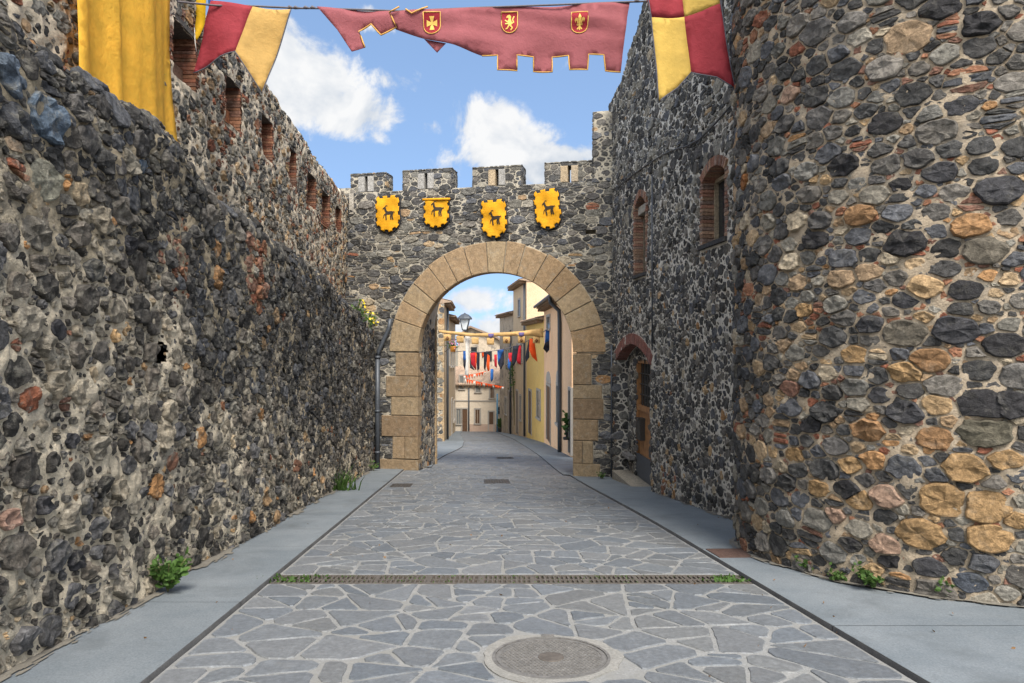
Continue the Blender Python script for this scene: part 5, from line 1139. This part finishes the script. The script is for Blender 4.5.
# tan garland with castellated lower edge
GYB = 31.5
fgb = lambda a, b, w: (a, GYB + .10 * np.sin(a * 2.2) + .04 * np.sin(a * 7 + b * 4) - w, b + 0 * a)
gb = thing('street_banner', 'long tan banner with square flaps strung across the street behind the arch', 'banner', P(490, 330, GYB))
mb = MB(); cloth(mb, pxs(GYB, [(439, 330), (455, 331.6), (475, 333.5), (490, 333), (510, 332), (525, 330.6), (543, 328), (543, 337.5), (530, 335.6), (512, 335.8), (490, 336.8), (470, 336.6), (455, 334.8), (439, 332.6)]), fgb, 0, .2)
for (x, y) in ((447.5, 334.8), (460, 336.5), (475, 337.8), (490.5, 338.4), (506.5, 337.2), (521.5, 336.6), (536.5, 337)): cloth(mb, pxs(GYB, [(x - 3.6, y - .5), (x + 3.6, y - .5), (x + 3.5, y + 6.4), (x - 3.5, y + 6.2)]), fgb, 0, .15, -.015)
thick(obj('cloth', mb, TANC, gb), .012)
BBR = m_cloth('brown_badge', (.14, .07, .03), .1); BVI = m_cloth('violet_badge', (.12, .10, .24), .1)
for (x, y) in ((447.5, 338.4), (506.5, 340.8), (521.5, 340.4), (536.5, 340.6)):
    mb = MB(); cloth(mb, pxs(GYB, [(x, y - 2.2), (x + 2, y), (x, y + 2.2), (x - 2, y)]), fgb, 0, .15, .02); thick(obj('badge', mb, BBR, gb), .008)
for (x, y) in ((491, 335.6), (521.5, 334.4)):
    mb = MB(); cloth(mb, pxs(GYB, [(x - 2.8, y - 2), (x + 2.8, y - 2), (x + 2.4, y + 1), (x, y + 2.4), (x - 2.4, y + 1)]), fgb, 0, .15, .02); thick(obj('badge', mb, BVI, gb), .008)
far_flag('narrow white streamer hanging from the tan banner', 'streamer', 31.7, [([(465, 336), (469.6, 336), (469.4, 352), (468.4, 365), (468.6, 377), (464.6, 374), (466, 362), (465.6, 350)], 0)], [WHC], 9, 'streamer')
mb = MB(); fx_ = lambda a, b, w: (a, 44 + .1 * np.sin(a * 3) - w, b + 0 * a)
for (A_, B_, n_) in (((463, 375.8), (486, 371.6), 9), ((464, 378.6), (504, 387), 17)):
    for k in range(n_):
        t = (k + .5) / n_; x = A_[0] + (B_[0] - A_[0]) * t; y = A_[1] + (B_[1] - A_[1]) * t + 2 * t * (1 - t); hw = .46 * abs(B_[0] - A_[0]) / n_; hh = 5.2 - 2.2 * t
        cloth(mb, pxs(44, [(x - hw, y), (x + hw, y), (x + random.uniform(-.5, .5), y + hh)]), fx_, 0 if (k * 7) % 4 else 1, .3)
    mb.tube([P(A_[0], A_[1], 44), P((A_[0] + B_[0]) / 2, (A_[1] + B_[1]) / 2 + .5, 44), P(B_[0], B_[1], 44)], .015, 4, 0)
o = obj('bunting', mb, [ORAN, WHC]); thick(o, .01); tag(o, 'double line of small orange pennant bunting in front of the cream house', 'bunting')
far_flag('narrow blue pennant under the row of flags', 'flag', 43, [([(490.6, 369), (493.4, 369), (493.2, 379), (491.6, 382), (490.4, 379)], 0)], [BLUE], 12)

# --- lantern on the corner of the stone house, flower basket, blue pole, potted bush
LY = 36.5; lx, _, lz = P(464.8, 331.5, LY)
ln_ = thing('street_lantern', 'four sided glass street lantern on a bracket at the stone house corner', 'lantern', (lx, LY, lz))
mb = MB(); s2 = math.sqrt(.5)
GLZ = m_plain('lantern_glass', (.62, .66, .68), .25, 0, .05, 3, 0)
mb.lathe([(.16, .10), (.33, .66)], (lx, LY, lz), 4, 0, None, math.pi / 4); obj('glass', mb, GLZ, ln_)
mb = MB()
for k in range(4):
    a = math.pi / 4 + k * math.pi / 2; mb.tube([(lx + .165 * math.cos(a), LY + .165 * math.sin(a), lz + .08), (lx + .34 * math.cos(a), LY + .34 * math.sin(a), lz + .67)], .028, 5)
mb.lathe([(.02, 0), (.17, .05), (.17, .11)], (lx, LY, lz), 4, 0, None, math.pi / 4); mb.lathe([(.39, .64), (.39, .70), (.34, .78), (.2, .90), (.05, .96), (.02, 1.0)], (lx, LY, lz), 8); obj('frame', mb, PIPE, ln_)
mb = MB(); mb.tube([(lx, LY, lz + .02), (lx, LY, lz - .25), (lx - .25, LY + .6, lz - .42), (lx - .9, LY + 1.6, lz - .42), (-3.75, 38.55, lz - .42)], .03, 6); mb.tube([(lx - .05, LY + .1, lz - .3), (-3.75, 38.5, lz - 1.1)], .022, 6); obj('bracket', mb, PIPE, ln_)
bx, by, bz = P(453, 347, 36.5); fb_ = thing('flower_basket', 'hanging orange flower pot with pink flowers on the stone house', 'flower basket', (bx, by, bz))
mb = MB(); mb.lathe([(.02, -.26), (.12, -.26), (.17, .0), (.18, .04), (.02, .04)], (bx, by, bz), 14); obj('pot', mb, m_plain('orange_pot', (.55, .22, .03), .6), fb_)
LEAF = m_plain('leaf', (.05, .10, .02), .6, 0, .45, 3, .1, .3, .25); LEAF2 = m_plain('bright_leaf', (.062, .125, .026), .6, 0, .4, 3, .1, .3, .25); PETAL = m_plain('pink_petal', (.6, .25, .38), .6, 0, .2, 3, 0); PETY = m_plain('yellow_petal', (.75, .55, .03), .6, 0, .2, 3, 0); DRY = m_plain('stem', (.12, .12, .05), .8, 0, .3, 9)
def leaves(mb, pts, size, g, mat=0, up=.3, col=None):
    pts = np.asarray(pts, float); n = len(pts); d = g.normal(0, 1, (n, 3)); d[:, 2] = d[:, 2] * .6 + up; d /= np.linalg.norm(d, axis=1, keepdims=True)
    s_ = np.cross(d, g.normal(0, 1, (n, 3))); s_ /= np.linalg.norm(s_, axis=1, keepdims=True); nn = np.cross(d, s_); L_ = size * g.uniform(.6, 1.3, (n, 1)); w_ = L_ * g.uniform(.28, .42, (n, 1))
    V = np.stack([pts, pts + d * L_ * .35 + s_ * w_ + nn * L_ * .06, pts + d * L_ * .75 + s_ * w_ * .7, pts + d * L_ - nn * L_ * .1, pts + d * L_ * .75 - s_ * w_ * .7, pts + d * L_ * .35 - s_ * w_ + nn * L_ * .06], 1).reshape(-1, 3)
    o = np.arange(n)[:, None] * 6; mb.add(V, [np.concatenate([o + np.array([[0, 1, 2, 3]]), o + np.array([[0, 3, 4, 5]])])], mat, False); return mb
g = np.random.default_rng(5)
mb = MB(); leaves(mb, np.array((bx, by, bz + .1)) + g.normal(0, 1, (60, 3)) * (.14, .14, .09), .12, g); obj('foliage', mb, LEAF, fb_)
mb = MB(); leaves(mb, np.array((bx, by, bz + .2)) + g.normal(0, 1, (50, 3)) * (.15, .15, .09), .09, g); obj('flowers', mb, PETAL, fb_)
mb = MB(); mb.tube([(bx, by, bz + .04), (bx, by, bz + .55), (bx - .4, by + 1.0, bz + .6), (-3.72, 38.5, bz + .55)], .012, 5); obj('bracket', mb, PIPE, fb_)
mb = MB(); p0 = P(497.2, 432, 59); mb.tube([(p0[0], 59, p0[2] - .3), (p0[0], 59, p0[2] + 1.5), (p0[0], 59, p0[2] + 3.3)], .07, 8); tag(obj('pole', mb, m_plain('blue_paint', (.10, .24, .36), .5)), 'thin blue grey pole in front of the cream house', 'pole')
bp = P(500, 431, 58); pb = thing('potted_bush', 'dark green clipped bush in a pot at the end of the street', 'plant', bp)
mb = MB(); mb.lathe([(.14, -.1), (.2, .25), (.2, .28), (.02, .28)], bp, 14); obj('pot', mb, IRON2, pb)
mb = MB(); leaves(mb, np.array(bp) + (0, 0, .65) + g.uniform(-1, 1, (500, 3)) * (.19, .19, .38), .1, g); obj('foliage', mb, LEAF, pb)
vp = P(568.6, 424, 25.4); vb = thing('window_plant', 'leafy green plant in a pot against the pink house beside the pier', 'plant', vp)
mb = MB(); mb.lathe([(.1, -.5), (.15, -.2), (.15, -.17), (.02, -.17)], vp, 14); mb.box(vp[0] - .2, vp[0] + .45, vp[2] - .56, vp[2] - .5, vp[1] - .22, vp[1] + .2); obj('pot', mb, IRON2, vb)
mb = MB(); leaves(mb, np.array(vp) + g.normal(0, 1, (150, 3)) * (.10, .12, .22), .17, g); obj('foliage', mb, LEAF2, vb)
# creeper on the right end of the street
cp = P(512, 372, 51); cv = thing('climbing_plant', 'green climbing plant high on the house walls at the bend', 'plant', cp)
mb = MB(); leaves(mb, np.array(cp) + g.normal(0, 1, (160, 3)) * (.13, .3, .9), .16, g); obj('foliage', mb, LEAF, cv); mb = MB(); mb.tube([(cp[0], cp[1], cp[2] + .8), (cp[0] + .1, cp[1] + .2, cp[2] - 1), (cp[0] + .2, cp[1] + .3, cp[2] - 4.0)], .05, 6); obj('stem', mb, DRY, cv)

# ------------------------------------------------------------------ street metalwork
dr = thing('drain_channel', 'long cast iron slotted drain crossing the whole road', 'drain', Gf(U0 - DRIFT * 6.6, 6.6, 0.))
ymid = (DR0 + DR1) / 2
def fdr(a, b, w):     # a across, b along the road from the middle, w up
    Y = ymid + b; X = ROADX(a, Y); return X, Y, zg(X, Y) + w
mb = MB(); mb.box(-KU + .01, KU - .01, -.172, .172, -.10, -.06, fdr, 0, 0); obj('channel', mb, KERBF, dr)
mb = MB()
for (b0, b1) in ((-.172, -.135), (.135, .172)): mb.box(-KU + .01, KU - .01, b0, b1, -.08, .004, fdr, .004)
obj('frame', mb, IRON3, dr)
mb = MB()
mb.box(-KU + .02, KU - .02, -.014, .014, -.05, .003, fdr, .003)
for a in np.arange(-KU + .03, KU - .02, .046):
    mb.box(a, a + .02, -.134, -.016, -.05, .002, fdr, .003); mb.box(a + .008, a + .028, .016, .134, -.05, .002, fdr, .003)
for a in np.arange(-KU + .5, KU, .5): mb.box(a - .02, a + .02, -.134, .134, -.05, .0035, fdr, .003)
obj('grate', mb, IRON3, dr)

mh = thing('manhole_cover', 'round cast iron manhole cover set in a pale concrete collar in the road', 'manhole cover', Gf(MHX, MHY, 0.))
mb = MB(); n = 40; a = np.arange(n) * 2 * math.pi / n; g = np.random.default_rng(9)
ro = .455 + .02 * np.sin(a * 3 + 1) + g.uniform(-.012, .012, n)
def ring(mb, r0, r1, z0, z1, mat=0):
    V = [];
    for r_, z_ in ((r1, z0), (r1, z1), (r0, z1), (r0, z0)): V.append(np.stack(Gf(MHX + r_ * np.cos(a), MHY + r_ * np.sin(a), z_), 1))
    i = np.arange(n); j = (i + 1) % n; mb.add(np.concatenate(V), np.concatenate([np.stack([k * n + i, k * n + j, (k + 1) * n + j, (k + 1) * n + i], 1) for k in range(3)]), mat, False)
ring(mb, np.full(n, .385), ro, -.02, .0085); obj('collar', mb, m_two('collar_concrete', (.19, .188, .175), (.25, .245, .23), 6, .9, .4, .01), mh)
mb = MB(); ring(mb, np.full(n, .368), np.full(n, .388), -.03, .010); mb.box(MHX - .045, MHX + .045, 0, .02, MHY + .385, MHY + .43, lambda a_, b_, w_: Gf(a_, w_, b_ - .004)); obj('frame', mb, IRON, mh)
mb = MB(); q = [(MHX + .366 * math.cos(t), MHY + .366 * math.sin(t)) for t in a]; fz = lambda x, y, w: Gf(x, y, w)
mb.prism(q, fz, -.03, .002)
for i in np.arange(-.36, .37, .027):
    for k, j in enumerate(np.arange(-.36, .37, .027)):
        x, y = i + (.0135 if k % 2 else 0), j; rr_ = math.hypot(x, y)
        if .095 < rr_ < .33: mb.prism([(MHX + x - .011, MHY + y), (MHX + x, MHY + y - .009), (MHX + x + .011, MHY + y), (MHX + x, MHY + y + .009)], fz, 0, .0065, .001, 0, None, False)
r2 = [(.335, .360)];
for r0, r1 in r2: ring(mb, np.full(n, r0), np.full(n, r1), 0, .006)
obj('cover', mb, IRON, mh)
mb = MB(); mb.prism([(MHX + .085 * math.cos(t), MHY + .085 * math.sin(t)) for t in a], fz, 0, .007, .002); obj('badge_plate', mb, IRON3, mh)

def plate(label, x, y, w, d, h, mat, rot=0):
    t = thing('access_cover', label, 'cover', Gf(x, y, h)); c_, s_ = math.cos(rot), math.sin(rot)
    f = lambda a_, b_, w_: Gf(x + a_ * c_ - b_ * s_, y + a_ * s_ + b_ * c_, h + w_)
    mb = MB()
    for q in ((-w / 2, -w / 2 + .03, -d / 2, d / 2), (w / 2 - .03, w / 2, -d / 2, d / 2), (-w / 2 + .03, w / 2 - .03, -d / 2, -d / 2 + .03), (-w / 2 + .03, w / 2 - .03, d / 2 - .03, d / 2)): mb.box(*q, -.02, .006, f, .003)
    obj('frame', mb, mat, t); mb = MB(); mb.box(-w / 2 + .032, w / 2 - .032, -d / 2 + .032, d / 2 - .032, -.02, .003, f, .003)
    for a_ in np.arange(-w / 2 + .07, w / 2 - .05, .06):
        for b_ in np.arange(-d / 2 + .07, d / 2 - .05, .06): mb.box(a_ - .018, a_ + .018, b_ - .006, b_ + .006, 0, .006, f, .001)
    obj('lid', mb, mat, t)
RUSTY = m_plain('rusty_iron', (.10, .062, .05), .75, .3, .3, 20, .2)
plate('rusty brown square cover in the right pavement beside the tower', 2.53, 7.68, .58, .46, .038, RUSTY, .05)
plate('small iron cover in the road seen just before the arch', -.36, 16.1, .6, .9, .008, IRON2, .05)
plate('iron cover in the street beyond the arch', -.25, 24.6, .6, .9, .008, IRON2, .05)
plate('dark iron cover by the left kerb near the gate', -2.45, 15.2, .45, .7, .008, IRON2, .05)
# drainpipe on the left of the gate
mb = MB(); ga, z0 = g_px(379.5, 469); _, z1 = g_px(379.5, 352); gb_, z2 = g_px(391, 326); F_ = lambda a_, z_, w_: fg(np.array(a_), np.array(z_), np.array(w_))
mb.tube([F_(ga, z0 - .1, .14), F_(ga, (z0 + z1) / 2, .14), F_(ga, z1 - .1, .14)], .07, 10); mb.tube([F_(ga, z1 - .12, .14), F_(ga + .03, z1 + .03, .13), F_(gb_ - .03, z2 - .05, .07), F_(gb_, z2 + .2, .06)], .06, 10)
for z in (z1 - .15, (z0 + z1) / 2, z0 + .5): mb.tube([F_(ga, z - .03, .14), F_(ga, z + .03, .14)], .085, 10)
tag(obj('drainpipe', mb, PIPE), 'thick dark grey drainpipe beside the left pier of the gate', 'pipe')

# ------------------------------------------------------------------ dirt at the foot of the walls
DIRT = m_two('dirt', (.13, .12, .10), (.21, .195, .165), 9, .97, .8, .01, fine=120)
mb = MB()
def kd(a, b): return 1.0 - b + .55 * vn2(a, b * .1, 2.4, 301) + .35 * vn2(a, b, 9, 302) > .5
mb.grid(np.arange(3, 20, .013), np.linspace(0, 1, 20), lambda a, b: (LB - DRIFT * a - .05 + .17 * b, a, zg(LB - DRIFT * a + .1, a) + .052 - .008 * b), 0, kd)
thp = np.linspace(-.35, 1.5, 330)
mb.grid(thp, np.linspace(0, 1, 12), lambda a, b: (TC[0] - (TR + .15 * b - .02) * np.cos(a), TC[1] - (TR + .15 * b - .02) * np.sin(a), zg(TC[0] - TR * np.cos(a), TC[1] - (TR + .2 * b) * np.sin(a)) + .052 - .008 * b), 0, lambda a, b: kd(a * TR, b))
mb.grid(np.arange(9.6, 14.5, .03), np.linspace(0, 1, 12), lambda a, b: (RX + RS * (18.14 - a) + .03 - .14 * b, a, zg(RX + RS * (18.14 - a), a) + .052 - .008 * b), 0, kd)
tag(obj('dirt', mb, DIRT, origin=(0, 0, 0)), kind='stuff')

# ------------------------------------------------------------------ weeds
def weed(name, label, x, y, h, n, size, spread, mat, seed, group='weeds growing at the foot of the walls', z=None, stems=6):
    g = np.random.default_rng(seed); base = np.array((x, y, float(zg(x, y)) + .045 if z is None else z)); t = thing(name, label, 'plant', tuple(base), group)
    mb = MB(); lf = MB()
    for k in range(stems):
        a = g.uniform(0, 6.28); tip = base + np.array((math.cos(a) * spread * g.uniform(.3, 1), math.sin(a) * spread * g.uniform(.3, 1), h * g.uniform(.5, 1))); mid = (base + tip) / 2 + (0, 0, h * .18)
        u = np.linspace(0, 1, 7)[:, None]; c = (1 - u) ** 2 * base + 2 * u * (1 - u) * mid + u * u * tip; mb.tube(c, .004, 4)
        m = max(3, n // stems); uu = g.uniform(.25, 1, (m, 1)); leaves(lf, (1 - uu) ** 2 * base + 2 * uu * (1 - uu) * mid + uu * uu * tip + g.normal(0, size * .35, (m, 3)), size, g)
    obj('stem', mb, DRY, t); obj('foliage', lf, mat, t); return t
def tuft(name, label, x, y, h, n, spread, mat, seed, z=None, group='weeds growing at the foot of the walls'):
    g = np.random.default_rng(seed); base = np.array((x, y, float(zg(x, y)) + .04 if z is None else z)); mb = MB()
    for k in range(n):
        b = base + np.array((g.normal(0, spread * .5), g.normal(0, spread * .5), 0)); d = np.array((g.normal(0, .35), g.normal(0, .35), 1)) * h * g.uniform(.4, 1); s_ = np.cross(d, g.normal(0, 1, 3)); s_ = s_ / np.linalg.norm(s_) * h * .035
        m = b + d * .55; tp = b + d + np.array((d[0], d[1], 0)) * .6; mb.add([b - s_, b + s_, m + s_ * .7, m - s_ * .7, tp], [[0, 1, 2, 3], [3, 2, 4]], 0, False)
    return tag(obj(name, mb, mat, None, tuple(base)), label, 'plant', group)
weed('weed', 'bushy green weed on the left pavement against the rubble wall', -3.00, 5.98, .30, 330, .065, .17, LEAF2, 1, stems=14)
tuft('grass_tuft', 'tall grass tuft at the foot of the left wall near the gate', -3.45, 14.0, .5, 60, .22, LEAF, 2)
weed('weed', 'low weed patch at the foot of the drainpipe', -3.75, 18.6, .25, 40, .07, .2, LEAF2, 3)
weed('weed', 'tiny weed beside the tower edge by the rusty cover', 2.80, 8.35, .10, 40, .035, .09, LEAF2, 4)
weed('weed', 'small weed at the tower foot, left of the other tower weeds', *[float(q) for q in ((806 - 512) / F * 6.75, 6.75)], .13, 90, .04, .13, LEAF2, 5)
weed('weed', 'small weed in the middle of the row at the tower foot', (836 - 512) / F * 6.38, 6.38, .11, 70, .04, .11, LEAF, 6)
weed('weed', 'widest dark green weed at the tower foot', (874 - 512) / F * 6.14, 6.14, .21, 200, .045, .22, LEAF, 7, stems=10)
weed('weed', 'bright round weed furthest right at the tower foot', (944 - 512) / F * 5.82, 5.82, .16, 110, .05, .11, LEAF2, 8, stems=8)
weed('weed', 'small weed at the foot of the right pier of the gate', 2.28, 17.6, .14, 60, .05, .14, LEAF2, 9)
g = np.random.default_rng(66); mb = MB(); n_ = 420; xs = U0 - DRIFT * ymid + g.uniform(-2.2, 2.2, n_) * g.uniform(.2, 1, n_) ** .35; pts = np.stack([xs, ymid + g.choice([-.12, .12, .0], n_) + g.normal(0, .015, n_), np.zeros(n_)], 1); pts[:, 2] = zg(pts[:, 0], pts[:, 1]) - .004; leaves(mb, pts, .018, g, 0, .8)
tag(obj('moss', mb, LEAF), 'thin line of moss growing in the slots of the drain', 'moss', None, 'stuff')
for x, l_ in ((-2.12, 'moss and weeds sprouting at the left end of the drain'), (2.08, 'bright weeds sprouting at the right end of the drain')):
    g = np.random.default_rng(int(50 + x)); mb = MB(); pts = np.stack([x + g.normal(0, .10 if x > 0 else .22, 130), ymid + g.uniform(-.12, .12, 130), np.zeros(130)], 1); pts[:, 2] = zg(pts[:, 0], pts[:, 1]) + .002; leaves(mb, pts, .035, g, 0, .9)
    tag(obj('moss', mb, LEAF2 if x > 0 else LEAF), l_, 'moss', None, 'stuff')
# yellow-flowered plant on the ledge by the gate
fp = P(366, 301, 18.4); fpl = thing('ledge_plant', 'yellow flowered plant sprouting on the ledge next to the gate', 'plant', fp); g = np.random.default_rng(31)
mb = MB(); st = MB(); fw_ = MB()
for k in range(15):
    b = np.array(fp) + (g.uniform(-.12, .15), g.uniform(-1.6, 1.0), 0); b[2] = -SLOPE * b[1] + 4.15; tip = b + np.array((g.uniform(0, .32), g.uniform(-.3, .3), g.uniform(-.4, .2))); st.tube([b, (b + tip) / 2 + (0, 0, .1), tip], .006, 4)
    u = g.uniform(.2, 1, (14, 1)); leaves(mb, b + (tip - b) * u + g.normal(0, .05, (14, 3)), .07, g)
    if g.random() < .5: leaves(fw_, tip + g.normal(0, .035, (5, 3)), .07, g)
obj('stem', st, DRY, fpl); obj('foliage', mb, LEAF2, fpl); obj('flowers', fw_, PETY, fpl)
# fallen leaves and grit on the paving
g = np.random.default_rng(12)
mb = MB(); n = 60; X = g.uniform(-3.0, 4.0, n); Yv = g.uniform(4.1, 12, n); pts = np.stack([X, Yv, zg(X, Yv) + np.where(abs(X - U0 + DRIFT * Yv) > KU, .05, .014)], 1); leaves(mb, pts, .028, g, 0, .0)
tag(obj('leaf_litter', mb, m_plain('dry_leaf', (.16, .09, .04), .8)), kind='stuff')

for o in bpy.data.objects:
    if 'base' in o.keys(): del o['base']
